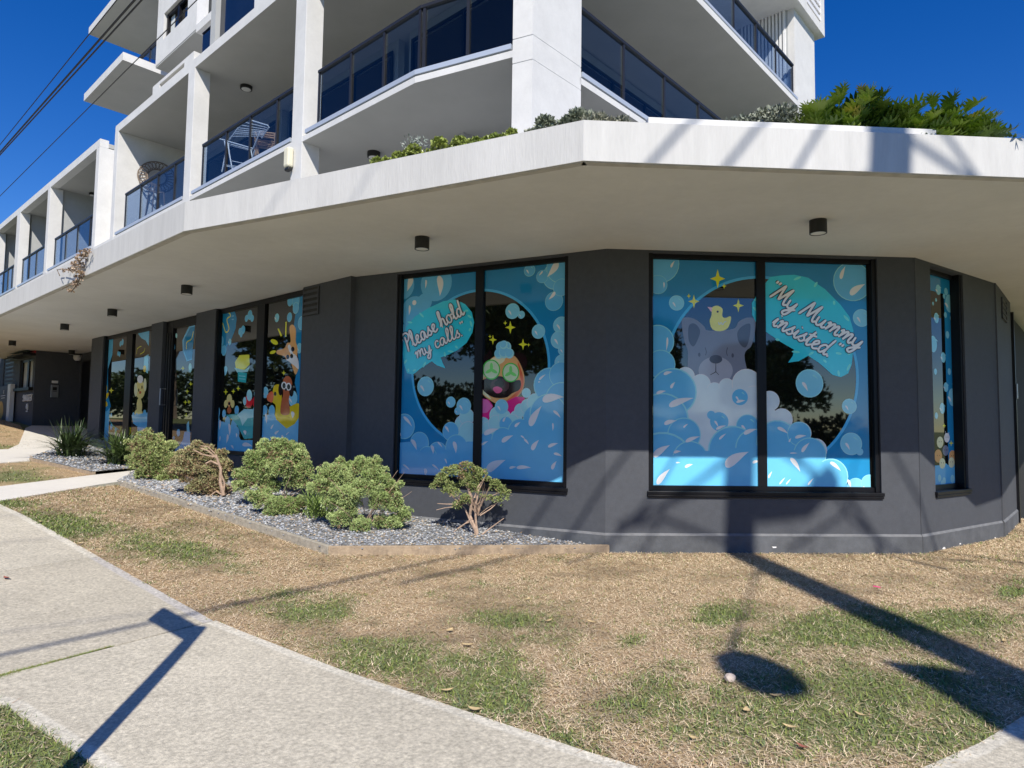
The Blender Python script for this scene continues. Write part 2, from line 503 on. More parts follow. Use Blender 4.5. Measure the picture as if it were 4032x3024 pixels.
GL = {
 'l': ([[(0, .1), (.12, .35), (.24, .8), (.2, 1.0), (.12, .85), (.1, .3), (.14, .02), (.3, .1)]], .27),
 'e': ([[(0, .1), (.15, .22), (.27, .4), (.2, .5), (.09, .36), (.1, .1), (.2, 0), (.38, .12)]], .35),
 'a': ([[(.33, .42), (.2, .5), (.06, .3), (.08, .05), (.2, .03), (.33, .42), (.33, .1), (.38, 0), (.5, .12)]], .46),
 's': ([[(0, .1), (.14, .34), (.22, .52), (.2, .34), (.28, .15), (.18, 0), (.05, .06)]], .33),
 'h': ([[(0, .1), (.14, .4), (.25, .9), (.19, 1.0), (.13, .8), (.09, .0)], [(.1, .1), (.2, .42), (.3, .48), (.34, .35), (.33, .08), (.4, 0), (.5, .12)]], .47),
 'o': ([[(.2, .5), (.06, .35), (.06, .1), (.18, 0), (.31, .12), (.31, .38), (.2, .5)], [(.22, .49), (.33, .4), (.46, .44)]], .42),
 'd': ([[(.33, .42), (.2, .5), (.06, .3), (.08, .05), (.2, .03), (.32, .3)], [(.42, 1.0), (.34, .5), (.32, .1), (.38, 0), (.5, .12)]], .47),
 'm': ([[(.0, .35), (.08, .48), (.1, .3), (.07, 0)], [(.08, .1), (.2, .45), (.28, .46), (.28, .2), (.25, 0)], [(.26, .1), (.38, .45), (.47, .46), (.46, .12), (.52, 0), (.62, .12)]], .6),
 'n': ([[(.0, .35), (.08, .48), (.1, .3), (.07, 0)], [(.08, .1), (.2, .45), (.29, .46), (.28, .12), (.34, 0), (.44, .12)]], .42),
 'u': ([[(.02, .46), (.04, .15), (.12, 0), (.24, .1), (.31, .46)], [(.31, .46), (.29, .1), (.36, 0), (.46, .12)]], .44),
 'y': ([[(.02, .46), (.04, .15), (.12, .02), (.24, .1), (.33, .46)], [(.33, .46), (.28, -.1), (.17, -.4), (.05, -.34), (.12, -.16), (.42, .1)]], .42),
 'c': ([[(.28, .38), (.2, .5), (.08, .38), (.07, .12), (.18, 0), (.34, .12)]], .32),
 'i': ([[(.02, .1), (.11, .46), (.09, .12), (.16, 0), (.26, .12)], [(.14, .66), (.17, .71)]], .24),
 't': ([[(.02, .1), (.18, .85), (.11, .3), (.13, .03), (.2, 0), (.3, .12)], [(-.02, .56), (.32, .64)]], .28),
 'P': ([[(.2, .85), (.14, .4), (.04, -.08)], [(-.05, .72), (.05, .97), (.3, 1.03), (.43, .86), (.36, .6), (.15, .46)]], .42),
 'M': ([[(-.04, .02), (.08, .5), (.2, 1.0)], [(.2, 1.0), (.24, .5), (.28, .12)], [(.28, .12), (.42, .6), (.54, 1.0)], [(.54, 1.0), (.5, .4), (.56, .03), (.68, .12)]], .66),
 '.': ([[(.02, -.01), (.09, .05)]], .15),
 '"': ([[(.05, 1.0), (.02, .84)], [(.17, 1.0), (.14, .84)]], .2),
 ' ': ([], .22)}
def script_text(A, txt, x0, y0, x1, y1, size, bend=0., slant=.12, wd=.12):
    """brush lettering from (x0,y0) to (x1,y1) in crop coordinates"""
    tot = sum(GL[ch][1] for ch in txt); L = math.hypot(x1 - x0, y1 - y0); ex, ey = (x1 - x0) / L, (y1 - y0) / L
    sx = L / tot; strokes = []; x = 0
    for ch in txt:
        st, adv = GL[ch]
        for q in st:
            pts = []
            for gx, gy in q:
                X = (x + gx + slant * gy) * sx; Y = gy * size
                bb = bend * math.sin(math.pi * min(1, max(0, X / L)))
                pts.append((x0 + ex * X + ey * (Y + bb), y0 + ey * X - ex * (Y + bb)))
            strokes.append(pts)
        x += adv
    return strokes
def lettering(A, strokes, size, parent, name='lettering'):
    base = max(12, max([q[4] for q in A.bb], default=0) + 2)
    for i, q in enumerate(strokes): A.k = base + i % 4; A.line(q, size * .22, 'outline', k=5)
    base += 6
    for i, q in enumerate(strokes): A.k = base + i % 4; A.line(q, size * .125, 'white', k=5)
    A.k = 0; A.bb.append((-99, 99, -99, 99, base + 6)) if 0 else None
    A.done(name, parent)
def circ3(a, b_, c_):
    ax, ay = a; bx, by = b_; cx, cy = c_
    d = 2 * (ax * (by - cy) + bx * (cy - ay) + cx * (ay - by))
    ux = ((ax * ax + ay * ay) * (by - cy) + (bx * bx + by * by) * (cy - ay) + (cx * cx + cy * cy) * (ay - by)) / d
    uy = ((ax * ax + ay * ay) * (cx - bx) + (bx * bx + by * by) * (ax - cx) + (cx * cx + cy * cy) * (bx - ax)) / d
    return ux, uy, math.hypot(ax - ux, ay - uy)
def ring_bg(A, C, m='teal', ringm='ring', rw=.035):
    cu, cz, R = C; u0, u1, z0, z1 = A.rect
    def edge(t):
        dx, dz = math.cos(t), math.sin(t); k = 1e9
        if dx > 1e-9: k = min(k, (u1 - cu) / dx)
        if dx < -1e-9: k = min(k, (u0 - cu) / dx)
        if dz > 1e-9: k = min(k, (z1 - cz) / dz)
        if dz < -1e-9: k = min(k, (z0 - cz) / dz)
        return (cu + dx * k, cz + dz * k), k
    ts = sorted(list(np.linspace(-math.pi, math.pi, 97)) + [math.atan2(z - cz, u - cu) for u in (u0, u1) for z in (z0, z1)])
    A.k += 1; vv = A.v - .0012 - A.k * .00022
    for a, b_ in zip(ts[:-1], ts[1:]):
        if b_ - a < 1e-7: continue
        ea, ka = edge(a); eb, kb = edge(b_)
        if ka <= R and kb <= R: continue
        ra, rb = min(R, ka), min(R, kb)
        A.b.poly([A.F.p(cu + math.cos(a) * ra, vv, cz + math.sin(a) * ra), A.F.p(*(ea[0], vv, ea[1])), A.F.p(*(eb[0], vv, eb[1])), A.F.p(cu + math.cos(b_) * rb, vv, cz + math.sin(b_) * rb)], 'film_' + m)
    A.k += 1; vv = A.v - .0012 - A.k * .00022
    tt = np.linspace(0, 2 * math.pi, 97)
    for a, b_ in zip(tt[:-1], tt[1:]):
        f = clip([(cu + math.cos(a) * (R - rw), cz + math.sin(a) * (R - rw)), (cu + math.cos(a) * R, cz + math.sin(a) * R), (cu + math.cos(b_) * R, cz + math.sin(b_) * R), (cu + math.cos(b_) * (R - rw), cz + math.sin(b_) * (R - rw))], A.rect)
        if f: A.b.poly([A.F.p(u, vv, z) for u, z in f], 'film_' + ringm)

# ------------------------------------------------------------------ windows
def window(F, u0, u1, z0, z1, mull, v=.09, fw=.055, sill=True, label=None, topz=None, name='shop_window'):
    """u0..u1 the structural opening, panes between"""
    wd = empty(name, F.p((u0 + u1) / 2, v, z0)); wd.parent = bld; wd.location = Vector(wd.location) - wloc(bld)
    if label: wd['label'] = label
    b = MB()
    zt = topz or z1
    b.box(F, u0 + .002, u0 + fw, .025, v + .06, z0, zt, 'black_frame'); b.box(F, u1 - fw, u1 - .002, .025, v + .06, z0, zt, 'black_frame')
    b.box(F, u0 + fw, u1 - fw, v - .028, v + .06, z0, z0 + fw, 'black_frame'); b.box(F, u0 + fw, u1 - fw, v - .028, v + .06, z1 - fw, zt, 'black_frame')
    b.build('window_frame', wd)
    b = MB()
    for a, c_ in mull: b.box(F, a, c_, v - .026, v + .06, z0 + fw + .001, z1 - fw - .001, 'black_frame')
    if mull: b.build('mullion', wd)
    b = MB(); b.box(F, u0 + fw, u1 - fw, v + .01, v + .02, z0 + fw, z1 - fw, 'shop_glass'); b.build('window_pane', wd)
    if sill:
        b = MB(); b.box(F, u0 - .02, u1 + .02, -.035, v - .03, z0 - .045, z0 - .002, 'black_frame'); b.box(F, u0 - .015, u1 + .015, -.028, v - .035, z0 - .075, z0 - .047, 'black_frame'); b.build('window_sill', wd, bevel=.005)
    return wd

# --- window in the angled wall: pug picture
w1 = window(WA, -3.12, -.50, -.76, 2.13, [(-1.86, -1.74)], v=.08, label='two pane shop window with the pug in a foam bath and a teal speech bubble')
R1 = (-3.06, -.56, -.70, 2.07)
A = Art(WA, 1500, 1000, 1.746, R1, .09)
ring_bg(A, circ3(A.P(212, 870), A.P(700, 240), A.P(1162, 700)))
A.done('window_film', w1)
for x, y, r in ((380, 200, 125), (230, 400, 110), (300, 330, 60), (160, 545, 62), (225, 370, 75), (150, 220, 95)): A.circ(x, y, r, 'teal_light')
A.drop(200, 205, 110, 50, 105); A.drop(410, 220, 140, 60, 88); A.circ(230, 335, 17, 'glint'); A.drop(198, 388, 70, 20, 95); A.drop(310, 208, 60, 18, 95)
for x, y, r in ((1200, 150, 95), (1240, 90, 110), (1190, 325, 66), (1110, 155, 45), (1240, 230, 60)): A.circ(x, y, r, 'foam_rim'); A.circ(x, y, r * .96, 'teal_light')
A.drop(1185, 110, 130, 60, 125); A.drop(1178, 290, 70, 30, 130); A.drop(1100, 135, 40, 14, 130)
A.bub(1022, 113, 42, 'teal_light'); A.bub(1240, 490, 60); A.bub(1225, 590, 62); A.bub(1255, 660, 40); A.bub(1245, 745, 55)
A.bub(307, 910, 68); A.bub(480, 1018, 38); A.bub(965, 418, 27); A.bub(905, 393, 54); A.bub(1083, 533, 50)
A.done('bubble_print', w1)
# the pug
A.poly([(712, 700), (760, 660), (745, 760), (700, 800), (678, 770), (684, 710)], 'brown_dark', True)
A.poly([(925, 680), (985, 690), (1005, 740), (985, 800), (950, 760)], 'brown_dark', True)
A.poly([(745, 730), (790, 700), (850, 690), (915, 700), (955, 750), (985, 830), (985, 900), (960, 960), (900, 1010), (830, 1040), (740, 1000), (690, 950), (672, 890), (680, 830), (700, 770)], 'orange', True)
A.poly([(745, 735), (800, 705), (850, 700), (845, 740), (780, 780), (720, 830), (700, 900), (740, 970), (760, 1000), (700, 960), (675, 900), (690, 820)], 'cream', True)
A.poly([(940, 740), (975, 830), (980, 900), (950, 960), (900, 1005), (850, 1020), (930, 950), (960, 880)], 'beak', True)
A.poly([(700, 870), (760, 845), (830, 842), (900, 870), (958, 870), (955, 930), (900, 960), (865, 985), (800, 990), (750, 975), (700, 930)], 'brown_dark', True)
A.circ(790, 905, 42, 'brown_mid'); A.circ(845, 905, 42, 'brown_mid'); A.ell(815, 890, 34, 25, 'brown_dark')
A.poly([(770, 925), (800, 910), (835, 930), (820, 955), (790, 955)], 'tongue', True)
for x, y, r in ((760, 795, 66), (893, 815, 64)):
    A.ell(x, y, r * .92, r * 1.05, 'cuke'); A.ell(x, y, r * .8, r * .92, 'cuke_light')
    for a in (90, 210, 330): A.ell(x + r * .28 * math.cos(math.radians(a)), y - r * .3 * math.sin(math.radians(a)), r * .17, r * .42, 'cuke_mid', 90 - a)
for x, y, r in ((825, 640, 38), (862, 640, 38), (812, 685, 36), (850, 675, 42), (885, 685, 34), (845, 625, 30)): A.circ(x, y, r, 'foam_pale'); A.circ(x - 4, y - 5, r * .8, 'bubble')
A.poly([(672, 990), (740, 1000), (770, 1040), (740, 1140), (700, 1165), (668, 1130)], 'magenta'); A.poly([(672, 990), (735, 1005), (770, 1050), (730, 1090), (668, 1100)], 'magenta_light')
A.poly([(870, 1010), (930, 980), (985, 985), (1000, 1030), (950, 1080), (880, 1110), (860, 1060)], 'magenta')
A.star(890, 505, 45); A.star(855, 475, 17); A.star(770, 590, 34); A.star(750, 568, 14); A.star(977, 622, 40); A.star(1015, 625, 15)
A.done('pug_picture', w1)
A.foam([(1000, 955, 34), (700, 1180, 60), (740, 1210, 60), (800, 1110, 62), (790, 1165, 60), (850, 1120, 50), (930, 1125, 50), (960, 1075, 48), (1010, 1050, 55), (1060, 1020, 62), (900, 1160, 60), (560, 1170, 62), (590, 1120, 60), (600, 1230, 80)], 'foam_pale', 'lavender')
A.bub(830, 1050, 52); A.bub(570, 1045, 58); A.bub(528, 1080, 26)
A.foam([(160, 1185, 88), (265, 1300, 78), (390, 1370, 80), (480, 1220, 66), (520, 1330, 90), (320, 1400, 80), (1160, 900, 120), (1240, 830, 90), (1240, 1000, 120), (1060, 1130, 90), (860, 1170, 52), (1150, 1100, 140), (960, 1230, 100), (730, 1300, 75), (840, 1280, 90)])
A.poly([(100, 1300), (200, 1290), (330, 1400), (480, 1330), (600, 1290), (740, 1290), (860, 1220), (1000, 1130), (1260, 1080), (1260, 1600), (100, 1600)], 'foam')
for q in ((190, 1150, 90, 28, 50), (185, 1145, 1, 1, 0), (235, 1310, 80, 36, 65), (360, 1345, 60, 30, 80), (515, 1330, 85, 36, 80), (460, 1205, 50, 22, 60), (410, 1310, 50, 16, 50), (130, 1230, 60, 22, 60),
          (180, 1465, 60, 18, 40), (380, 1465, 60, 18, 40), (450, 1425, 40, 16, 70), (310, 1500, 50, 30, 90), (1185, 985, 150, 80, -8), (1060, 1110, 160, 66, -60), (1215, 1100, 70, 26, 45), (870, 1265, 90, 44, -30), (1060, 1310, 85, 44, -55), (1185, 1310, 75, 32, -20),
          (1220, 1378, 60, 26, 20), (1190, 1450, 65, 34, -60), (790, 1445, 150, 80, -30), (910, 1465, 50, 24, -10), (985, 1465, 100, 36, 0), (715, 1298, 55, 22, -30), (760, 1215, 110, 50, -20), (1110, 845, 60, 20, -40), (1090, 880, 16, 12, 0), (1185, 1190, 55, 16, 90), (940, 1170, 50, 26, -40), (850, 1135, 40, 20, -60), (980, 1260, 40, 14, 40), (1005, 1290, 50, 20, 50)): A.drop(*q)
A.done('foam_print', w1)
sp1 = [(172, 505), (235, 430), (330, 370), (430, 325), (510, 312), (580, 345), (625, 400), (641, 470), (630, 540), (590, 610), (530, 660), (470, 690), (412, 712), (425, 750), (444, 786), (385, 765), (350, 738), (285, 780), (222, 828), (180, 820), (160, 760), (152, 690), (158, 600)]
A.poly(sp1, 'speech')
for i, (x, y) in enumerate([(590, 390), (610, 430), (620, 480), (612, 520), (570, 400), (480, 670), (520, 640), (440, 690), (300, 760), (230, 800), (200, 470), (280, 420), (190, 800), (170, 740)]):
    A.ell(x, y, 12 + i % 3 * 5, 7, 'speech_light', i * 37)
A.done('speech_bubble', w1)
s1 = script_text(A, 'Please hold', 188, 668, 580, 412, 108, 6)
lettering(A, s1 , 108, w1)
s2 = script_text(A, 'my calls."', 250, 722, 592, 548, 92, 4)
lettering(A, s2, 94, w1)

# --- window facing the lawn: grey dog picture
w2 = window(WW, .52, 3.40, -.76, 2.13, [(1.89, 2.00)], v=.08, label='two pane shop window with the grey dog, the yellow duck and a long teal speech bubble')
R2 = (.60, 3.31, -.70, 2.07)
A = Art(WW, 2500, 1000, 1.659, R2, .09)
ring_bg(A, circ3(A.P(240, 515), A.P(800, 143), A.P(1462, 830)))
A.done('window_film', w2)
for x, y, r in ((160, 60, 130), (150, 200, 62)): A.circ(x, y, r, 'foam_rim'); A.circ(x, y, r * .97, 'teal_light')
A.drop(245, 65, 50, 20, -60); A.drop(190, 205, 40, 12, 90)
A.bub(272, 320, 50); A.bub(1480, 418, 58); A.bub(1400, 995, 50); A.bub(1412, 1240, 74); A.circ(1468, 1292, 24, 'bubble'); A.bub(1140, 845, 93)
A.circ(1420, 180, 128, 'foam_rim'); A.circ(1420, 180, 123, 'teal_light'); A.drop(1355, 120, 90, 34, -70); A.drop(1450, 225, 120, 60, -35)
A.done('bubble_print', w2)
A.poly([(305, 440), (330, 415), (390, 425), (450, 470), (480, 500), (640, 490), (680, 440), (740, 415), (785, 430), (785, 500), (760, 600), (715, 660), (715, 860), (370, 860), (345, 760), (345, 640), (320, 560)], 'grey', True)
A.poly([(352, 470), (390, 455), (425, 500), (410, 560), (380, 605), (350, 560)], 'grey_dark', True)
A.poly([(735, 455), (755, 470), (745, 560), (720, 612), (680, 580), (668, 520), (690, 480)], 'grey_dark', True)
A.ell(527, 762, 112, 92, 'grey_light'); A.ell(528, 688, 42, 28, 'grey_dark')
A.line([(528, 715), (528, 770), (492, 790)], 6, 'ink', False); A.line([(528, 770), (548, 790)], 6, 'ink', False)
A.ell(420, 658, 8, 14, 'grey_dark'); A.ell(638, 663, 8, 14, 'grey_dark')
A.line([(458, 610), (466, 640), (460, 662)], 5, 'grey_dark'); A.line([(605, 610), (598, 640), (604, 665)], 5, 'grey_dark')
A.done('dog_picture', w2)
A.poly([(500, 400), (505, 350), (540, 338), (572, 360), (570, 405), (590, 418), (625, 408), (622, 450), (600, 490), (550, 505), (505, 490), (488, 440)], 'duck', True)
A.poly([(472, 345), (505, 350), (500, 380)], 'pink'); A.circ(540, 377, 7, 'ink'); A.line([(545, 445), (552, 462), (562, 448), (572, 462), (582, 448), (596, 440)], 5, 'lavender')
A.done('duck_picture', w2)
A.star(540, 162, 62); A.star(582, 210, 20); A.star(385, 310, 45); A.star(352, 275, 18); A.star(675, 337, 44)
A.done('star_print', w2)
A.foam([(330, 800, 62), (430, 850, 66), (520, 890, 52), (600, 865, 54), (730, 850, 100), (880, 960, 66), (960, 1080, 72), (1080, 1170, 74), (1180, 1280, 76), (780, 960, 100)], 'lavender', 'white', .96)
A.poly([(280, 860), (520, 880), (740, 870), (860, 930), (960, 1100), (1100, 1200), (1100, 1400), (280, 1400)], 'lavender')
A.bub(685, 935, 53, 'foam', 'foam'); A.bub(550, 1095, 62, 'foam', 'foam'); A.circ(497, 1052, 28, 'foam'); A.bub(735, 1125, 78, 'foam')
A.foam([(150, 570, 108), (170, 720, 95), (250, 900, 156), (180, 1080, 175), (320, 1180, 112), (180, 1380, 220), (360, 1340, 120), (640, 1290, 170), (780, 1270, 130), (930, 1230, 145), (1070, 1175, 80), (1140, 1310, 112), (1280, 1450, 115)])
A.poly([(120, 1330), (440, 1290), (800, 1250), (1100, 1290), (1300, 1400), (1385, 1510), (1385, 1600), (120, 1600)], 'foam')
A.foam([(1440, 1520, 58), (1530, 1500, 60)], 'bubble')
for q in ((210, 590, 90, 18, 95), (215, 775, 60, 30, -15), (170, 900, 65, 28, -15), (245, 855, 50, 26, -55), (300, 960, 170, 60, -18), (230, 1095, 85, 40, -15), (375, 1205, 100, 36, -20), (170, 1280, 130, 60, -35), (275, 1290, 50, 26, -10), (660, 1330, 180, 90, -32), (690, 960, 60, 26, -10), (560, 1130, 70, 26, -20), (750, 1155, 90, 40, -20), (965, 1150, 80, 32, 30), (1080, 1190, 75, 30, -10), (1110, 1260, 80, 32, -50), (1050, 1375, 110, 40, 55),
          (1310, 1385, 90, 34, 40), (180, 1450, 130, 50, -50), (350, 1380, 55, 26, -20), (280, 1362, 30, 12, 0), (960, 1480, 60, 14, -50), (1000, 1485, 50, 12, -50), (1145, 1485, 60, 16, -50), (790, 1355, 50, 26, -10), (1035, 1300, 50, 12, 0), (1010, 1215, 30, 14, -60), (570, 1190, 60, 20, -40), (330, 1120, 40, 16, -40), (880, 1440, 50, 18, -60), (1400, 1500, 60, 26, 70), (1500, 1540, 50, 20, 70)): A.drop(*q)
A.done('foam_print', w2)
A.poly([(815, 235), (885, 150), (960, 140), (1040, 136), (1130, 155), (1240, 230), (1340, 330), (1400, 410), (1426, 500), (1425, 620), (1415, 720), (1392, 780), (1345, 805), (1290, 790), (1200, 710), (1130, 665), (1070, 700), (1000, 710), (1030, 665), (1038, 625), (960, 580), (870, 520), (800, 465), (765, 400), (763, 320)], 'speech')
for i, (x, y) in enumerate([(790, 300), (785, 360), (800, 420), (830, 480), (1150, 650), (1050, 640), (1240, 700), (1330, 780), (1395, 740), (1400, 650), (1330, 650), (1380, 420), (1300, 320), (1180, 200), (1060, 160), (930, 560)]):
    A.ell(x, y, 14 + i % 3 * 6, 8, 'speech_light', i * 37)
A.done('speech_bubble', w2)
s1 = script_text(A, '"My Mummy', 852, 272, 1462, 622, 122, 0)
lettering(A, s1, 118, w2)
s2 = script_text(A, 'insisted."', 885, 460, 1290, 690, 120, 0)
lettering(A, s2, 112, w2)

# --- slit window
w3 = window(WX, .40, 1.36, -.76, 2.13, [], v=.13, fw=.06, label='tall narrow shop window with small bubbles and a group of little dogs low down')
R3 = (.46, 1.30, -.70, 2.07)
A = Art(WX, 3500, 1000, 1.3825, R3, .14)
def strip(A, u0, u1, z0, z1, m): A.raw([(u0, z0), (u1, z0), (u1, z1), (u0, z1)], m)
strip(A, 1.12, 1.3, -.7, 2.07, 'teal'); strip(A, .46, 1.3, 1.86, 2.07, 'teal')
A.done('window_film', w3)
for q in ((268, 195, 28), (300, 230, 14), (310, 205, 20), (258, 348, 28), (307, 332, 16), (328, 270, 48), (340, 350, 18), (318, 440, 20), (295, 563, 28), (253, 640, 17), (328, 640, 18), (310, 725, 26), (345, 780, 48), (352, 708, 18), (290, 840, 30), (258, 880, 18), (240, 490, 45), (365, 900, 25), (240, 270, 10), (256, 250, 10)): A.bub(*q)
A.foam([(270, 1180, 30), (310, 1170, 30), (350, 1190, 30), (372, 1110, 22)]); strip(A, .46, 1.3, -.7, -.45, 'foam')
A.foam([(275, 1220, 20), (300, 1235, 20), (345, 1225, 24), (290, 1250, 20)], 'foam_pale')
A.done('foam_print', w3)
for x, y, r, m in ((278, 1025, 24, 'cream'), (315, 1000, 20, 'glint'), (268, 1100, 28, 'orange'), (308, 1070, 22, 'grey'), (345, 1100, 24, 'orange'), (290, 1140, 22, 'cream'), (340, 1135, 22, 'cream')):
    A.ell(x, y, r * .75, r * 1.3, m); A.circ(x - 5, y - 3, 3, 'ink'); A.circ(x + 6, y - 3, 3, 'ink')
A.line([(308, 965), (306, 990)], 7, 'glint', False); A.line([(326, 970), (322, 990)], 7, 'glint', False)
A.star(300, 935, 14); A.star(338, 1030, 16)
A.done('dog_picture', w3)

# --- long wall: two window groups and the door
w4 = window(WL, -4.48, -1.32, -.60, 2.12, [(-2.97, -2.70)], v=.10, label='shop window with the duck ride and the dachshund in white sunglasses', topz=ZW - .03, sill=False)
R4 = (-4.42, -1.38, -.54, 2.06)
A = Art(WL, 600, 1100, 2.212, R4, .11)
A.poly([(560, 280), (720, 280), (735, 340), (725, 430), (690, 520), (640, 600), (560, 700)], 'teal'); A.poly([(1270, 130), (1320, 130), (1320, 1560), (1255, 1560), (1262, 1000), (1240, 900), (1275, 700), (1230, 420)], 'teal')
A.line([(578, 485), (600, 455), (610, 380), (640, 460), (668, 430), (650, 350), (680, 320), (665, 290), (610, 295)], 10, 'yellow')
A.line([(690, 320), (712, 318)], 9, 'teal_light'); A.line([(692, 350), (710, 348)], 9, 'teal_light')
A.done('window_film', w4)
A.foam([(600, 540, 45), (590, 600, 50), (625, 620, 45), (578, 690, 30)], 'teal_light'); A.bub(675, 545, 28)
A.foam([(820, 340, 30), (850, 310, 42), (870, 340, 30), (765, 455, 32), (790, 440, 38), (775, 480, 25)], 'teal_light')
A.foam([(1200, 190, 45), (1250, 190, 60), (1250, 250, 50), (1195, 330, 42), (1300, 380, 60)], 'teal_light'); A.bub(1085, 335, 38); A.bub(1280, 600, 45); A.bub(985, 985, 50); A.bub(1225, 1040, 70)
A.drop(640, 800, 90, 40, 95, 'bubble'); A.drop(562, 770, 50, 22, 95, 'bubble')
A.done('bubble_print', w4)
A.poly([(720, 720), (760, 660), (845, 655), (848, 740), (800, 790), (730, 790)], 'lime'); A.poly([(715, 770), (800, 790), (850, 760), (830, 805), (740, 812)], 'foam_pale')
A.poly([(745, 805), (825, 815), (815, 900), (745, 890)], 'tub'); A.line([(755, 840), (810, 845)], 8, 'foam_rim', False); A.line([(755, 865), (810, 870)], 8, 'foam_rim', False)
A.poly([(1160, 370), (1170, 370), (1168, 498), (1156, 498)], 'yellow'); A.poly([(1090, 430), (1102, 428), (1132, 490), (1118, 498)], 'yellow')
A.ell(1063, 545, 34, 20, 'yellow', 30); A.ell(1050, 634, 28, 14, 'yellow', -20); A.star(1145, 815, 24); A.star(568, 895, 22); A.star(640, 980, 26); A.star(705, 975, 24); A.star(748, 950, 24); A.star(572, 1005, 22)
A.done('yellow_print', w4)
# poodle, sideways terrier, duck with dachshund, tub
A.circ(670, 1050, 52, 'tan'); A.circ(640, 1085, 34, 'tan'); A.circ(700, 1085, 34, 'tan'); A.circ(670, 1085, 28, 'orange'); A.ell(670, 1082, 10, 14, 'ink'); A.ell(670, 1140, 18, 30, 'brown')
A.poly([(1195, 420), (1225, 395), (1250, 440), (1250, 540), (1265, 600), (1262, 700), (1275, 760), (1250, 830), (1225, 780), (1205, 720), (1170, 700), (1150, 670), (1090, 650), (1085, 620), (1150, 600), (1175, 555), (1205, 540)], 'orange', True)
A.poly([(1180, 590), (1200, 570), (1225, 640), (1250, 660), (1270, 700), (1275, 780), (1235, 750), (1190, 715), (1170, 700), (1205, 660)], 'white', True); A.ell(1224, 608, 15, 22, 'brown_dark'); A.ell(1180, 675, 13, 20, 'brown_dark'); A.ell(1214, 668, 13, 20, 'ink')
A.poly([(1045, 1000), (1060, 930), (1100, 915), (1130, 950), (1130, 1050), (1180, 1110), (1275, 1080), (1275, 1200), (1230, 1270), (1175, 1300), (1110, 1260), (1070, 1200), (1075, 1100), (1040, 1060)], 'duck_gold', True)
A.poly([(1000, 1010), (1040, 975), (1058, 1010), (1045, 1070), (1005, 1055)], 'beak', True); A.ell(1070, 997, 11, 18, 'brown_dark')
A.poly([(1140, 880), (1180, 840), (1215, 880), (1215, 960), (1190, 1040), (1195, 1170), (1120, 1170), (1125, 1060), (1140, 1000)], 'brown', True)
A.ell(1118, 960, 20, 52, 'brown_dark'); A.ell(1212, 970, 20, 52, 'brown_dark')
A.ell(1148, 925, 24, 34, 'white'); A.ell(1188, 935, 24, 34, 'white'); A.ell(1148, 926, 14, 24, 'ink'); A.ell(1188, 936, 14, 24, 'ink'); A.ell(1165, 960, 9, 12, 'ink')
A.ell(840, 1060, 32, 60, 'red'); A.ell(895, 1070, 22, 50, 'red'); A.ell(845, 1010, 24, 50, 'foam_pale'); A.ell(805, 1060, 14, 36, 'foam_pale'); A.ell(895, 1000, 10, 30, 'foam_pale')
A.done('dog_picture', w4)
A.foam([(562, 1160, 60), (560, 1240, 60), (625, 1170, 36), (735, 1140, 40), (900, 1160, 60), (930, 1150, 50), (980, 1140, 45), (1040, 1150, 55), (655, 1240, 50), (710, 1270, 55), (730, 1340, 60)])
A.poly([(520, 1230), (620, 1240), (700, 1280), (740, 1330), (770, 1400), (900, 1400), (960, 1200), (1060, 1160), (1080, 1220), (1170, 1300), (1240, 1260), (1280, 1200), (1280, 1600), (520, 1600)], 'foam')
A.poly([(640, 1180), (740, 1170), (960, 1190), (940, 1300), (905, 1380), (800, 1390), (770, 1330), (740, 1270), (700, 1220)], 'tub'); A.poly([(740, 1180), (800, 1130), (960, 1130), (970, 1200), (935, 1240), (900, 1200), (830, 1210), (785, 1275), (765, 1210)], 'foam_pale')
for q in ((590, 1270, 90, 26, 95), (675, 1310, 110, 30, 88), (995, 1215, 90, 26, 85), (1135, 1420, 130, 40, 92), (1085, 1330, 50, 28, -40), (655, 1390, 80, 26, 100), (735, 1360, 40, 14, 90), (810, 1335, 40, 36, 80), (1045, 1280, 50, 20, -60), (1225, 1180, 60, 40, 90), (960, 1480, 40, 16, -30), (1180, 1340, 40, 12, -40), (590, 1390, 50, 14, 95), (830, 1440, 90, 50, 10), (1050, 1460, 60, 30, 90), (700, 1460, 40, 22, 60)): A.drop(*q)
A.done('foam_print', w4)

w5 = window(WL, -11.03, -7.75, -.72, 2.12, [(-9.55, -9.15)], v=.10, label='shop window farthest along the wall with the tan puppy and a yellow flower', topz=ZW - .03, sill=False)
R5 = (-10.96, -7.81, -.66, 2.06)
A = Art(WL, 0, 1300, 3.16, R5, .11)
A.poly([(1330, 100), (1410, 100), (1400, 300), (1340, 500), (1330, 800), (1370, 900), (1340, 1500), (1240, 1500)], 'teal_light'); A.poly([(1300, 500), (1345, 450), (1345, 800), (1380, 950), (1330, 1010), (1280, 1000)], 'teal')
A.poly([(1700, 20), (1860, 0), (1850, 200), (1815, 130), (1760, 100)], 'teal_light'); A.poly([(1795, 330), (1850, 300), (1840, 540), (1790, 500)], 'bubble')
A.done('window_film', w5)
A.foam([(1500, 170, 35), (1525, 150, 40), (1470, 290, 30), (1490, 300, 32)], 'teal_light')
A.line([(1700, 300), (1710, 230), (1760, 200)], 9, 'lime'); A.line([(1740, 300), (1790, 270), (1805, 220)], 9, 'lime')
A.ell(1310, 740, 22, 70, 'duck_gold', 8); A.ell(1320, 830, 20, 60, 'duck_gold', 30); A.ell(1310, 915, 28, 40, 'duck_gold', -20); A.star(1385, 750, 40, 'lime'); A.ell(1615, 1255, 16, 50, 'duck_gold', 8); A.ell(1800, 480, 20, 40, 'duck_gold')
A.done('yellow_print', w5)
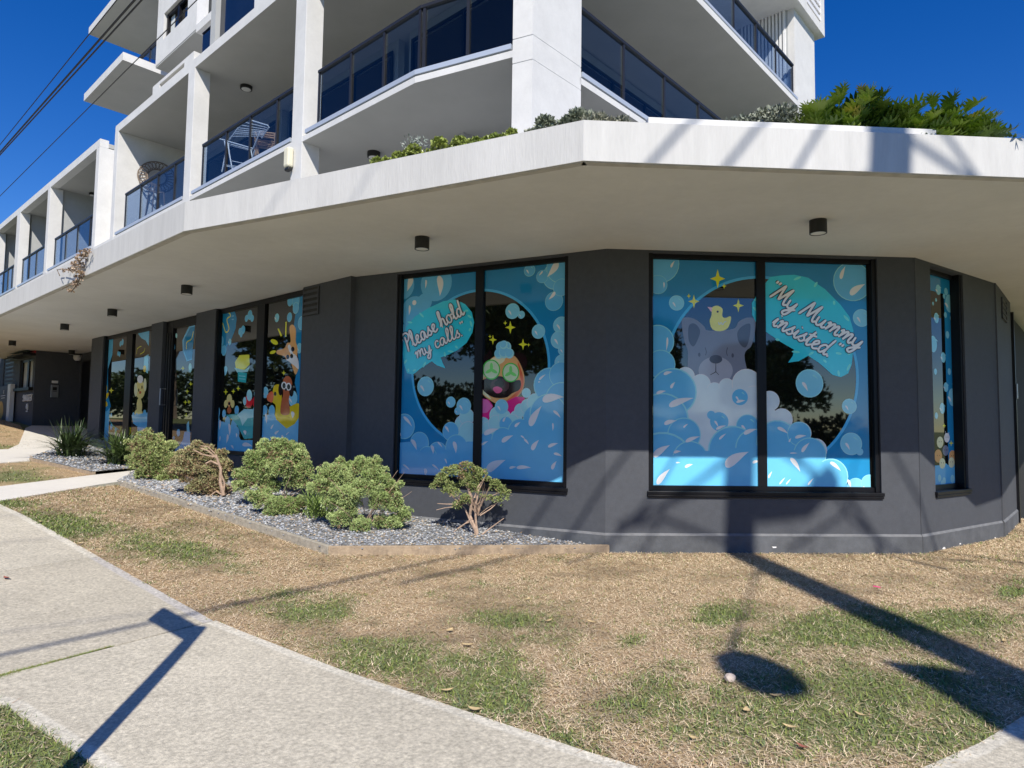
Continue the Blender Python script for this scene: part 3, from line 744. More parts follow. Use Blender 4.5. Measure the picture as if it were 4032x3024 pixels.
A.ell(1745, 740, 60, 115, 'tan'); A.ell(1690, 740, 20, 85, 'cream'); A.ell(1805, 680, 18, 80, 'cream'); A.ell(1745, 610, 36, 50, 'glint'); A.ell(1728, 745, 7, 22, 'ink'); A.ell(1768, 710, 7, 22, 'ink'); A.ell(1745, 775, 14, 18, 'brown'); A.ell(1735, 940, 34, 100, 'tan'); A.ell(1725, 1030, 50, 50, 'tan')
A.done('puppy_picture', w5)
A.foam([(1660, 1060, 40), (1700, 1080, 50), (1800, 1040, 50), (1690, 1140, 40), (1600, 1090, 24), (1385, 1060, 28), (1440, 1250, 40), (1385, 1200, 40), (1300, 1060, 60)])
A.poly([(1640, 1060), (1860, 1020), (1850, 1500), (1720, 1500), (1710, 1200), (1660, 1160)], 'foam'); A.poly([(1240, 1030), (1340, 1030), (1360, 1150), (1300, 1280), (1300, 1500), (1240, 1500)], 'foam'); A.line([(1360, 1100), (1400, 1180), (1480, 1240)], 12, 'tub')
A.done('foam_print', w5)

# glazed shop door between them
dr = empty('shop_door', WL.p(-6.2, .1, -.95)); dr.parent = bld; dr.location = Vector(dr.location) - wloc(bld); dr['label'] = 'glazed black shop door with a steel bow handle'
b = MB()
for a, c_ in ((-7.07, -6.70), (-5.46, -5.38)): b.box(WL, a, c_, .07, .17, -1.0, ZW - .03, 'black_frame')
b.box(WL, -6.70, -5.46, .072, .17, 1.98, ZW - .03, 'black_frame'); b.box(WL, -6.70, -5.46, .072, .17, -1.0, -.86, 'black_frame'); b.box(WL, -6.96, -6.92, .05, .07, -.95, 1.9, 'black_rail'); b.box(WL, -6.82, -6.79, .05, .07, -.95, 1.9, 'black_rail')
b.build('door_frame', dr)
b = MB(); b.box(WL, -6.70, -5.46, .11, .12, -.86, 1.98, 'shop_glass'); b.build('door_pane', dr)
b = MB(); b.tube([WL.p(-6.9, .05, .68), WL.p(-6.9, -.06, .68), WL.p(-6.9, -.06, .33), WL.p(-6.9, .05, .33)], .014, 'steel', 8); b.build('door_handle', dr)
A = Art(WL, 600, 1100, 2.212, (-6.68, -5.48, -.84, 1.96), .11)
A.poly([(150, 440), (190, 450), (198, 600), (185, 640), (150, 640)], 'teal_light'); A.poly([(290, 470), (320, 410), (370, 400), (345, 700), (300, 715), (265, 620), (262, 530)], 'teal_light'); A.poly([(300, 480), (330, 420), (370, 410), (345, 690), (305, 700), (275, 620), (272, 530)], 'teal')
A.line([(358, 450), (340, 520), (300, 550), (298, 610)], 9, 'yellow'); A.ell(330, 770, 14, 40, 'foam_pale'); A.ell(210, 490, 8, 22, 'foam_pale'); A.ell(227, 1335, 15, 32, 'bubble'); A.ell(187, 1380, 8, 16, 'bubble')
for x, y in ((266, 775), (304, 975), (288, 1070), (320, 1068), (295, 1185), (335, 910)): A.star(x, y, 22, 'yellow')
A.poly([(265, 1400), (280, 1330), (330, 1320), (330, 1500), (190, 1540), (200, 1480), (240, 1440)], 'foam'); A.poly([(300, 1260), (318, 1230), (325, 1340), (300, 1330)], 'foam_rim')
A.done('door_film', dr)
# wall vents
def vent(F, u0, u1, z0, z1, n, m='dark_render', mb='black_plastic', name='wall_vent', v=-.012):
    b = MB(); b.box(F, u0, u1, v + .004, v + .03, z0, z1, mb)
    fw = .025
    b.box(F, u0, u0 + fw, v - .008, v + .003, z0, z1, m); b.box(F, u1 - fw, u1, v - .008, v + .003, z0, z1, m)
    for i in range(n):
        z = z0 + (z1 - z0) * (i + .1) / n; h = (z1 - z0) / n
        b.hexa([F.p(u0 + fw, v - .01, z), F.p(u1 - fw, v - .01, z), F.p(u1 - fw, v + .002, z), F.p(u0 + fw, v + .002, z), F.p(u0 + fw, v - .002, z + h * .5), F.p(u1 - fw, v - .002, z + h * .5), F.p(u1 - fw, v + .003, z + h * .5), F.p(u0 + fw, v + .003, z + h * .5)], m)
    b.build(name, bld)
vent(WL, -1.30, -.84, 1.68, 2.12, 5); vent(WY, .62, 1.2, 1.72, 2.05, 4)

# ------------------------------------------------------------------ upper floors
S1B, S1M, S1T = 4.66, 4.75, 4.84      # slab of the balconies: bottom, groove, top of sill
S2B, S2T = 7.58, 7.79
def outline(u0, r1, v=0., fw=0.):
    """front edge polyline: L from u0 to the bend, B to the column, R to r1 (offset v inward)"""
    def off(F, u): return F.p(u, v, 0)[:2]
    # mitred corner between L and B
    a = math.radians(132 - 116.5) / 2
    return [off(UL, u0), off(UL, v * math.tan(a)), off(UB, 1.78 ), off(UR, r1)]
deep = [(0.5, 24), (-9, 30)]
def slab(u0, r1, z0, z1, v, m, mb=None, name='floor_slab'):
    pl = [UL.p(u0, v, 0)[:2], UL.p(v * .1, v, 0)[:2], UB.p(1.50, v, 0)[:2], UB.p(1.53, .12, 0)[:2], UR.p(.8, .12, 0)[:2], UR.p(1.0, v, 0)[:2], UR.p(r1, v, 0)[:2], UR.p(r1, 6, 0)[:2], UL.p(u0, 6, 0)[:2]]
    c = MB(); c.prism(pl, z0, z1, m, mbot=mb); c.build(name, bld)
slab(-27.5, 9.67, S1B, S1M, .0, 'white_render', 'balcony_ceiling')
slab(-27.5, 9.60, S1M + .001, S1M + .022, .03, 'soffit_edge', name='slab_groove')
# aluminium sill channels between the piers
def sill(F, a, b_):
    c = MB(); c.box(F, a, b_, -.012, .12, S1M + .023, S1T, 'alu'); c.build('balcony_sill', bld)
for F, a, b_ in ((UL, -26.4, -22.9 + .1), (UL, -22.55, -19.0), (UL, -18.5, -14.05), (UL, -12.05, -7.80), (UL, -7.32, -3.29), (UL, -2.82, .0), (UB, .0, ULEN - .02), (UR, 1.04, 9.55)):
    sill(F, a, b_)
# level above: ceiling of the balconies = next slab
c = MB()
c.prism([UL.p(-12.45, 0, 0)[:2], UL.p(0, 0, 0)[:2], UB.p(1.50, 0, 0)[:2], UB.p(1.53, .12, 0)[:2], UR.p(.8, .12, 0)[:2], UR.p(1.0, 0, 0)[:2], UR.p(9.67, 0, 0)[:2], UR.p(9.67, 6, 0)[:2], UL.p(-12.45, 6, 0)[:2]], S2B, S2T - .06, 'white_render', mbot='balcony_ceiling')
c.build('floor_slab', bld)
c = MB(); c.box(UL, -12.45, 0, .002, .3, S2T - .058, S2T, 'white_render'); c.build('roof_edge', bld)
# roof of the left wing
c = MB(); c.box(UL, -30, -13.71, 0, .22, 7.6, 7.82, 'white_render'); c.box(UL, -30, -13.71, .221, 5, 7.62, 7.74, 'balcony_ceiling'); c.build('roof_beam', bld)
# back walls with sliding doors
def backwall(F, a, b_, v, z0, z1, name='back_wall', step=1.15, blinds=()):
    c = MB(); c.box(F, a, b_, v, v + .15, z0, z1, 'grey_render'); c.build(name, bld)
    d = empty('sliding_door', F.p((a + b_) / 2, v, z0)); d.parent = bld; d.location = Vector(d.location) - wloc(bld)
    c = MB(); c.box(F, a + .15, b_ - .15, v - .03, v - .012, z0 + .08, z1 - .33, 'door_glass'); c.build('door_pane', d)
    c = MB(); n = max(1, int((b_ - a) / step))
    for i in range(n + 1):
        u = a + .15 + (b_ - a - .3) * i / n; c.box(F, u - .03, u + .03, v - .06, v - .031, z0, z1 - .3, 'black_frame')
    c.box(F, a + .12, b_ - .12, v - .06, v - .031, z1 - .299, z1 - .24, 'black_frame'); c.build('door_frame', d)
bays = [(-26.4, -22.95), (-22.6, -18.95), (-18.3, -13.99), (-12.0, -7.76), (-7.42, -3.25), (-2.91, .2)]
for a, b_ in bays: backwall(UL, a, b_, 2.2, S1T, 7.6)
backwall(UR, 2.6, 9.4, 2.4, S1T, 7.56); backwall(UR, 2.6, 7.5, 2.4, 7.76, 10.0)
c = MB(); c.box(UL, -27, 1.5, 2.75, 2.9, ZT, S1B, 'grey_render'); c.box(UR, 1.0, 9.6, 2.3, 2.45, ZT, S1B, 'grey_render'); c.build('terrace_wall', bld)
# piers
def pier(F, a, b_, dv, z0, z1, name='pier', v0=.0):
    c = MB(); c.box(F, a, b_, v0, v0 + dv, z0, z1, 'white_render'); c.build(name, bld, bevel=.006)
pier(UL, -23.2, -22.68, .30, ZT, 7.6); pier(UL, -18.97, -18.66, .36, ZT, 7.6); pier(UL, -13.99, -13.712, .42, ZT, 7.6)
pier(UL, -27.2, -26.6, .3, ZT, 7.6)
pier(UL, -12.45, -12.19, 2.2, ZT, S2B, 'side_wall', -.004); pier(UL, -7.76, -7.42, .33, ZT, S2B, v0=-.004); pier(UL, -3.25, -2.91, .33, ZT, S2B, v0=-.004)
for u in (-22.9, -18.85, -26.9): 
    c = MB(); c.box(UL, u - .09, u + .09, .37, 2.2, S1T, 7.62, 'grey_render'); c.build('dividing_wall', bld)
c = MB(); c.box(UL, -13.99, -13.80, .43, 2.2, S1T, 7.62, 'white_render'); c.box(UL, -13.70, -12.46, .43, .5, ZT, 7.55, 'white_render'); c.box(UL, -13.70, -12.46, 1.0, 1.2, 7.56, 8.5, 'white_render'); c.build('side_wall', bld)
vent(UL, -13.60, -12.60, 4.40, 4.70, 4, 'grey_render', 'grey_render', v=.40)
# big corner column, with its recessed joint lines
e0 = UB.p(ULEN, 0, 0)[:2]; c0 = UR.p(0, 0, 0)[:2]; c1 = UR.p(1.02, 0, 0)[:2]
c = MB()
colp = [e0, c0, c1, UR.p(1.02, .6, 0)[:2], UB.p(ULEN, .5, 0)[:2]]
def shrink(pl, k):
    mx_ = sum(p[0] for p in pl) / len(pl); my_ = sum(p[1] for p in pl) / len(pl)
    return [(mx_ + (x - mx_) * k, my_ + (y - my_) * k) for x, y in pl]
zz = [ZT, 4.56, 4.575, 4.88, 4.895, 7.56, 7.575, 7.80, 7.815, 11.5]
for i in range(len(zz) - 1): c.prism(colp if i % 2 == 0 else shrink(colp, .988), zz[i], zz[i + 1], 'white_render')
c.build('corner_column', bld)
# balustrades
def balustrade(F, a, b_, posts, z0=S1T, z1=5.80, v=.09, label=None, endpost=(True, False)):
    bl = empty('balustrade', F.p((a + b_) / 2, v, z0), label); bl.parent = bld; bl.location = Vector(bl.location) - wloc(bld)
    c = MB(); c.box(F, a, b_, v + .006, v + .014, z0, z1 - .05, 'balustrade_glass'); c.build('glass_panel', bl)
    c = MB(); c.box(F, a, b_, v - .03, v + .045, z1 - .05, z1, 'black_rail'); c.build('handrail', bl, bevel=.006)
    for u in posts:
        c = MB(); c.box(F, u - .022, u + .022, v - .02, v + .004, z0, z1 - .051, 'black_rail'); c.build('rail_post', bl)
balustrade(UL, -26.4, -23.2, [-26.3, -25.4, -24.6, -23.9])
balustrade(UL, -22.3, -18.97, [-22.27, -21.4, -20.4, -19.3])
balustrade(UL, -18.1, -13.99, [-18.07, -16.9, -15.7, -14.5])
balustrade(UL, -11.65, -7.76, [-11.62, -10.57, -9.48, -8.5])
balustrade(UL, -7.05, -3.25, [-7.02, -5.95, -4.95, -3.94])
balustrade(UL, -2.6, .02, [-2.57, -1.67, -.83, -.02])
balustrade(UB, .02, ULEN, [.08, .78], z1=5.8)
balustrade(UR, 1.02, 9.5, [2.21, 3.44, 4.67, 5.9, 7.1, 8.3], z1=5.84)
balustrade(UR, 1.02, 9.52, [2.3, 3.6, 4.9, 6.2, 7.32, 8.42, 9.49], z0=7.78, z1=8.6)
c = MB(); c.box(UR, 1.0, 9.55, -.012, .12, 7.72, 7.777, 'alu'); c.build('balcony_sill', bld)
# right end: white finned wall, slab over it and the louvred box
c = MB(); c.box(UR, 9.56, 11.0, .05, .2, ZT, 10.12, 'white_render'); c.build('end_wall', bld)
c = MB()
for i in range(13):
    v = .25 + i * .085; c.box(UR, 9.50, 9.56, v, v + (.05), 7.8, 10.0, 'white_paint')
c.box(UR, 9.56, 9.62, .2, 1.6, 7.8, 10.05, 'grey_render'); c.build('batten_screen', bld)
c = MB(); c.box(UR, .9, 11.28, -.12, 6, 10.0, 10.22, 'white_render'); c.build('floor_slab', bld)
lb = MB()
lb.box(UR, 9.7, 9.95, -.119, .1, 10.221, 12.2, 'white_render'); lb.box(UR, 11.03, 11.279, -.119, .1, 10.221, 12.2, 'white_render'); lb.box(UR, 9.951, 11.029, .02, .1, 10.221, 12.2, 'soffit_edge')
for i in range(9):
    z = 10.32 + i * .19; lb.hexa([UR.p(9.951, -.1, z), UR.p(11.029, -.1, z), UR.p(11.029, -.0, z + .04), UR.p(9.951, -.0, z + .04), UR.p(9.951, -.1, z + .1), UR.p(11.029, -.1, z + .1), UR.p(11.029, -.0, z + .12), UR.p(9.951, -.0, z + .12)], 'white_paint')
lb.build('louvre', bld)
# level 3 on the left: set back storey, overhanging box with its window, low slot window
V1 = 1.33; V2 = 1.71
def U3(px, py, v): return UL.hit(400 + px / 2.765, py / 2.765, v)
bx0, bx1 = U3(585, 740, V1)[0], U3(1030, 290, V1)[0]
wu0, wu1 = U3(675, 300, V1)[0], U3(938, 100, V1)[0]; wz0, wz1 = U3(665, 435, V1)[1], U3(680, 150, V1)[1]
b = wall(UL, bx0, bx1, 10.47, 13.6, .3, [(wu0, wu1, wz0, wz1)], 'white_render', V1); b.build('upper_wall', bld)
uw = empty('upper_window', UL.p((wu0 + wu1) / 2, V1, wz0)); uw.parent = bld; uw.location = Vector(uw.location) - wloc(bld)
b = MB(); b.box(UL, wu0 + .001, wu1 - .001, V1 + .16, V1 + .17, wz0, wz1, 'shop_glass'); b.build('window_pane', uw)
b = MB()
for a, c_ in ((wu0 + .001, wu0 + .1), ((wu0 + wu1) / 2 - .06, (wu0 + wu1) / 2 + .06), (wu1 - .1, wu1 - .001)): b.box(UL, a, c_, V1 + .08, V1 + .155, wz0, wz1, 'black_frame')
b.box(UL, wu0 + .101, wu1 - .101, V1 + .085, V1 + .15, wz1 - .1, wz1, 'black_frame'); b.build('window_frame', uw)
b = MB(); b.box(UL, wu0 + .12, wu0 + .4, V1 + .156, V1 + .159, wz0, wz1 - .1, 'blind'); b.build('curtain', uw)
sx1 = U3(1250, 160, V1)[0]
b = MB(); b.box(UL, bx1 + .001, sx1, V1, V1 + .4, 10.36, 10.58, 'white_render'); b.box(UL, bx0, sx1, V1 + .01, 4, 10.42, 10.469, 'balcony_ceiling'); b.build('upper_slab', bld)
gx1 = U3(1250, 60, V2)[0]
b = MB(); b.box(UL, bx1 + .05, gx1, V2, V2 + .3, 10.59, 13.6, 'grey_render'); b.build('upper_wall', bld)
VP_ = .03; VW = .2
s0, s1_ = U3(555, 1010, VP_)[0], U3(1005, 600, VP_)[0]
sl0, sl1 = U3(630, 940, VP_)[0], U3(900, 700, VP_)[0]; slz0, slz1 = U3(765, 845, VP_)[1], U3(765, 800, VP_)[1]
lowt = U3(800, 735, VP_)[1]
wall(UL, s0, s1_, S2T - .001, lowt, .16, [(sl0, sl1, slz0, slz1)], 'white_render', VP_).build('parapet', bld)
b = MB(); b.box(UL, sl0, sl1, VP_ + .10, VP_ + .11, slz0, slz1, 'shop_glass'); b.build('slot_window', bld)
b = MB(); b.box(UL, s0, s1_ , V2 + .26, V2 + .4, 7.7, 10.42, 'grey_render'); b.build('upper_wall', bld)
d0, d1 = s1_ + .001, U3(1235, 400, VW)[0]; dt = U3(1010, 460, VW)[1]
b = MB(); b.box(UL, d0, d1, VW, VW + .05, 7.7, dt, 'door_glass'); b.box(UL, d0 + .002, d1, VW - .02, VW + .06, dt + .001, dt + .02, 'black_frame'); b.build('upper_window', bld)
b = MB(); b.box(UL, d1 + .001, U3(1285, 400, VW)[0], VW - .1, VW + .3, 7.7, 11.5, 'grey_render'); b.build('mullion_pier', bld)
b = MB(); b.box(UL, U3(1286, 400, VW)[0], U3(1672, 80, VW)[0], VW, VW + .1, 7.7, 11.5, 'door_glass'); b.build('upper_window', bld)
b = MB(); b.box(UL, U3(1673, 80, VW)[0], 1, VW - .02, VW + .3, 7.7, 11.5, 'white_render'); b.build('upper_wall', bld)
# roof-like slabs that project on the far left, with their columns
def fslab(z, pl, name='projecting_slab'):
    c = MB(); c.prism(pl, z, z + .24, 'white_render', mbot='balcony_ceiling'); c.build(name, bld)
k = 10.45 / 8.44
Pc = (-9.247 * k, 14.989 * k); Pl = (-11.484 * k, 17.03 * k)
n_ = UL.n; d_ = UL.d
def along(p, a, v): return (p[0] + d_[0] * a + n_[0] * v, p[1] + d_[1] * a + n_[1] * v)
fslab(10.45, [Pl, Pc, along(Pc, 0, 4.2), along(Pl, 0, 4.2)])
k2 = 13.2 / 8.44; Pu = (-9.406 * k2, 13.983 * k2)
fslab(13.2, [Pu, along(Pu, 5.5, 0), along(Pu, 5.5, 4.8), along(Pu, 0, 4.8)])
def colm(p, a, v, z0, z1, wd=.5):
    q = along(p, a, v); F = Fr(q, 132.); c = MB(); c.box(F, 0, wd, 0, wd, z0, z1, 'white_render'); c.build('roof_column', bld, bevel=.01)
def colat(px, z, v, z0, z1, wd=.5):
    # column whose left edge is seen at px for height z on depth v
    u, _ = UL.hit(px, 300, v)
    c = MB(); c.box(UL, u, u + wd, v, v + wd, z0, z1, 'white_render'); c.build('roof_column', bld, bevel=.01)
colat(400 + 262 / 2.765, 9, 3.0, 7.7, 10.449, .62); colat(400 + 315 / 2.765, 12, 3.0, 10.7, 13.199, .7)
b = MB(); b.box(UL, bx0 - 3.4, bx0 - .02, 3.9, 4.1, 7.7, 13.199, 'grey_render'); b.build('upper_wall', bld)
u_, _ = UL.hit(510, 280, 1.5)
balustrade(UL, bx0 - 1.9, bx0 - .05, [bx0 - 1.8, bx0 - 1.0], z0=10.7, z1=11.5, v=1.5)

# ------------------------------------------------------------------ entrance at the far left
EC = (-15.12, 20.84)
EL = Fr(EC, 132.); ER = Fr(EC, 42.)
gz_e = -.95
ew0, ew1, ez0, ez1 = -1.98, .0 - .28, 1.0, 1.95
b = wall(EL, -9.0, 0, -2, ZS + .5, .3, [(-4.4, -2.95, 1.12, 2.12), (ew0, ew1, ez0, ez1)], 'dark_render'); b.build('entrance_wall', bld)
b = MB(); b.box(ER, 0.301, 1.22, 0, .3, -2, ZW, 'dark_render'); b.build('entrance_wall', bld)
b = MB(); b.box(EL, -.3, 6.5, 1.221, 1.5, -2, ZW, 'dark_render'); b.build('entrance_wall', bld)
b = MB(); b.box(WL, -11.98, -11.7, .301, 3.2, -2, ZW, 'dark_render'); b.build('entrance_wall', bld)
ew = empty('entrance_window', EL.p(-1.1, .05, ez0)); ew.parent = bld; ew.location = Vector(ew.location) - wloc(bld)
b = MB()
for a, c_ in ((ew0, ew0 + .14), (-1.18, -1.0), (ew1 - .08, ew1)): b.box(EL, a, c_, .04, .12, ez0, ez1, 'black_frame')
b.box(EL, ew0 + .141, ew1 - .081, .045, .12, ez1 - .08, ez1, 'black_frame'); b.build('window_frame', ew)
b = MB(); b.box(EL, ew0 + .1, ew1 - .05, .09, .10, ez0, ez1, 'blind'); b.build('blind', ew)
b = MB(); b.box(EL, ew0 - .2, ew1 + .15, -.12, .05, ez0 - .1, ez0 - .003, 'black_frame'); b.build('window_sill', ew)
b = MB(); b.box(EL, ew0 - .15, ew1 + .28, -.35, -.001, ez1 + .06, ez1 + .12, 'black_frame'); b.build('window_hood', ew)
b = MB(); b.box(EL, -.45, 0.02, -.06, -.002, 2.08, 2.155, 'red_paint'); b.build('red_box', bld)
vent(EL, -4.4, -2.95, 1.12, 2.12, 7, 'dark_render', v=.02)
c = MB(); c.box(EL, .35, 1.6, 1.19, 1.219, -1, 1.9, 'black_frame'); c.build('entrance_door', bld)

# ================================================================== GROUND
FP = [ghit(*p) for p in ((0, 1990), (79, 2022), (300, 2146), (560, 2293), (838, 2448), (1100, 2551), (1344, 2647), (1600, 2731), (1900, 2833), (2200, 2934), (2462, 3023))]
NP_ = [ghit(*p) for p in ((0, 2769), (170, 2884), (340, 3000))]
LCOR = [(.52, 3.0), (.85, 2.86), (1.2, 2.80), (1.6, 2.88), (1.93, 3.04), (2.5, 3.41), (3.4, 4.05), (5.5, 5.6), (9, 8.3), (14, 12.5)]
d0 = (FP[0][0] - FP[2][0], FP[0][1] - FP[2][1]); l0 = math.hypot(*d0)
far_ext = [(FP[0][0] + d0[0] / l0 * t, FP[0][1] + d0[1] / l0 * t) for t in (14, 8, 3)]
# base ground sheet with the gentle rise to the left
def ground():
    xs = np.concatenate([np.array([-900, -400, -200, -100, -60, -45]), np.arange(-36, 20.01, 1.), np.array([25, 40, 80, 200, 500, 900])])
    ys = np.concatenate([np.array([-900, -400, -150, -80, -50]), np.arange(-36, 34.01, 1.), np.array([40, 60, 120, 300, 900])])
    V = [(x, y, gz(x, y) - .035) for y in ys for x in xs]; n = len(xs)
    Fq = [(j * n + i, j * n + i + 1, (j + 1) * n + i + 1, (j + 1) * n + i) for j in range(len(ys) - 1) for i in range(n - 1)]
    o = npmesh('ground', V, Fq, None, 'lawn_soil'); 
    at = o.data.color_attributes.new('col', 'FLOAT_COLOR', 'POINT')
    at.data.foreach_set('color', np.tile(np.array([.13, .15, .05, 1.], dtype=np.float32), len(V)))
    tag(o, kind='structure')
ground()
def inpoly(x, y, poly):
    r = np.zeros(x.shape, bool); n = len(poly)
    for i in range(n):
        x0, y0 = poly[i - 1][:2]; x1, y1 = poly[i][:2]
        c_ = ((y0 > y) != (y1 > y)) & (x < (x1 - x0) * (y - y0) / (y1 - y0 + 1e-12) + x0); r ^= c_
    return r
def gzn(x, y):
    s = np.minimum((x - 1.13) * -.743 + (y - 7.9) * .669, 26.)
    return -1.5 + .062 * np.where(s > 12, s, .35 * np.log1p(np.exp(np.minimum(s, 12) / .35)))
# colour of the lawn: straw with green patches, placed where they grow
PATCH = [(170, 2075, 330, 60, 1.2), (620, 2165, 300, 60, .9), (930, 2240, 90, 25, .6), (1010, 2230, 70, 20, .5), (1240, 2420, 190, 90, .85), (1150, 2350, 130, 50, .5), (1560, 2600, 330, 110, 1.1), (1900, 2700, 260, 110, 1.2), (2000, 2450, 190, 50, .6), (2060, 2440, 60, 25, .9), (2480, 2520, 90, 40, .8), (2250, 2590, 100, 60, .6), (2600, 2680, 170, 90, .8), (2450, 2790, 160, 60, .8), (2850, 2425, 130, 40, .95),
         (3300, 2480, 300, 80, 1.1), (3050, 2520, 200, 80, .6), (3700, 2450, 330, 60, .75), (3980, 2335, 90, 40, 1.2), (3300, 2860, 500, 170, .9), (2850, 2920, 300, 120, .6), (3600, 2700, 260, 120, .7), (3050, 2700, 300, 90, .55), (3750, 2870, 260, 120, .8), (20, 1985, 120, 25, .8), (60, 2900, 330, 190, 1.4), (3350, 2780, 700, 240, .72), (2650, 2850, 600, 160, .55), (1750, 2630, 420, 140, .8), (2200, 2480, 300, 110, .45), (1180, 2400, 300, 80, .5), (500, 2130, 420, 70, .45), (60, 1880, 110, 30, 1.3), (0, 1760, 90, 14, .9), (1700, 2340, 40, 15, .6), (500, 2020, 60, 12, .6), (480, 2090, 90, 18, .4), (2100, 2970, 200, 60, .4), (1500, 2480, 100, 50, .35)]
PG = []
for px, py, rx, ry, k in PATCH:
    c_ = ghit(px, py); a_ = ghit(px + rx, py); b_ = ghit(px, py - ry); bb = ghit(px, py + ry)
    PG.append((c_[0], c_[1], a_[0] - c_[0], a_[1] - c_[1], (b_[0] - bb[0]) / 2, (b_[1] - bb[1]) / 2, k))
def vnoise(x, y, sc, seed):
    r = np.random.default_rng(seed); G = r.random((64, 64)); X = x * sc + 31; Y = y * sc + 17
    xi = np.floor(X).astype(int); yi = np.floor(Y).astype(int); fx = X - xi; fy = Y - yi; fx = fx * fx * (3 - 2 * fx); fy = fy * fy * (3 - 2 * fy)
    g_ = lambda i, j: G[i % 64, j % 64]
    return (g_(xi, yi) * (1 - fx) + g_(xi + 1, yi) * fx) * (1 - fy) + (g_(xi, yi + 1) * (1 - fx) + g_(xi + 1, yi + 1) * fx) * fy
def green(x, y):
    g_ = np.zeros(x.shape)
    for cx, cy, ax, ay, bx, by, k in PG:
        det = ax * by - ay * bx
        if abs(det) < 1e-6: continue
        dx, dy = x - cx, y - cy; p = (dx * by - dy * bx) / det; q = (ax * dy - ay * dx) / det
        g_ = np.maximum(g_, k * np.exp(-(p * p + q * q) * 1.1))
    n = vnoise(x, y, 1.3, 3) * .40 + vnoise(x, y, 3.7, 4) * .40 + vnoise(x, y, 11, 5) * .40 + vnoise(x, y, 30, 9) * .22
    return np.clip((g_ * .95 + n * 1.05 - .88) * 1.5, 0, .88)
lawn_near = [tuple(p[:2]) for p in FP] + LCOR + [(14, 14), (8.3, 11.2), (7.2, 9.7), (5.1, 8.3), (1.2, 8.05)]
TC = ghit(1292, 2189); TE = ghit(2400, 2180); TL = ghit(463, 1912)
P2 = dict(t=[ghit(0, 1920), ghit(334, 1878), ghit(523, 1857)], b=[ghit(0, 1977), ghit(304, 1927), ghit(465, 1900), ghit(590, 1884)])
P3 = dict(b=[ghit(0, 1827), ghit(114, 1815), ghit(252, 1808)], t=[ghit(0, 1773), ghit(67, 1771), ghit(134, 1768)])
T2a, T2b = ghit(114, 1815), ghit(365, 1874)
lawn1 = [tuple(p[:2]) for p in FP] + LCOR + [(14, 14), (8.3, 11.2), (7.2, 9.7), (5.1, 8.3), TE[:2], TC[:2], TL[:2], P2['b'][1][:2], P2['b'][0][:2]]
dl = (P2['b'][0][0] - P2['b'][2][0], P2['b'][0][1] - P2['b'][2][1]); ll = math.hypot(*dl)
lawn1 += [(P2['b'][0][0] + dl[0] / ll * 2, P2['b'][0][1] + dl[1] / ll * 2), (far_ext[2][0] , far_ext[2][1])]
lawn2 = [P2['t'][0][:2], P2['t'][1][:2], T2b[:2], T2a[:2], P3['b'][0][:2], (P3['b'][0][0] + dl[0] / ll * 3, P3['b'][0][1] + dl[1] / ll * 3), (P2['t'][0][0] + dl[0] / ll * 3, P2['t'][0][1] + dl[1] / ll * 3)]
nl = [tuple(p[:2]) for p in NP_]
lawn3 = nl + [(-1.3, 2.55), (-1.6, 1.2), (-5, 1.2), (-5, 4.6)] + [(nl[0][0] - 1.2, nl[0][1] + 1.1)]
e_far = [P3['t'][0][:2], P3['t'][1][:2], P3['t'][2][:2], EL.p(0, -.3, 0)[:2], EL.p(-8, -.3, 0)[:2], (P3['t'][0][0] - 7, P3['t'][0][1] + 1)]
STRAW = np.array([.50, .355, .20]); GREEN = np.array([.16, .19, .065]); SOILC = np.array([.16, .12, .075])
def lawn_sheet(name, poly, step=.12):
    xs = [p[0] for p in poly]; ys = [p[1] for p in poly]
    # sheet cut to the outline: grid cells clipped by the polygon through bmesh
    bm = bmesh.new(); vs = [bm.verts.new((p[0], p[1], 0)) for p in poly]; f = bm.faces.new(vs)
    def cut(vals, ax):
        for v_ in vals:
            co = (v_, 0, 0) if ax == 0 else (0, v_, 0); no = (1, 0, 0) if ax == 0 else (0, 1, 0)
            bmesh.ops.bisect_plane(bm, geom=bm.verts[:] + bm.edges[:] + bm.faces[:], plane_co=co, plane_no=no, dist=1e-5)
    cut(np.arange(math.floor(min(xs)), max(xs), step * 3), 0); cut(np.arange(math.floor(min(ys)), max(ys), step * 3), 1)
    bmesh.ops.triangulate(bm, faces=bm.faces[:])
    bmesh.ops.subdivide_edges(bm, edges=bm.edges[:], cuts=2, use_grid_fill=True)
    V = np.array([v_.co[:] for v_ in bm.verts]); bm.verts.index_update(); 
    bmesh.ops.triangulate(bm, faces=bm.faces[:]); bm.verts.index_update()
    Fq = np.array([[v_.index for v_ in f_.verts] for f_ in bm.faces]); bm.free()
    x, y = V[:, 0], V[:, 1]; V[:, 2] = gzn(x, y) + .004 + .012 * (vnoise(x, y, 2.5, 8) - .5)
    g_ = green(x, y)[:, None]; n = vnoise(x, y, 9, 6)[:, None]
    c_ = (STRAW * .78 * (1 - g_) + GREEN * .8 * g_) * (.8 + .4 * n)
    o = npmesh(name, V, Fq, c_, 'lawn_soil'); tag(o, kind='structure'); return o
lawn_sheet('lawn', lawn1); lawn_sheet('lawn', lawn2, .2); lawn_sheet('lawn', lawn3); lawn_sheet('lawn', e_far, .4)

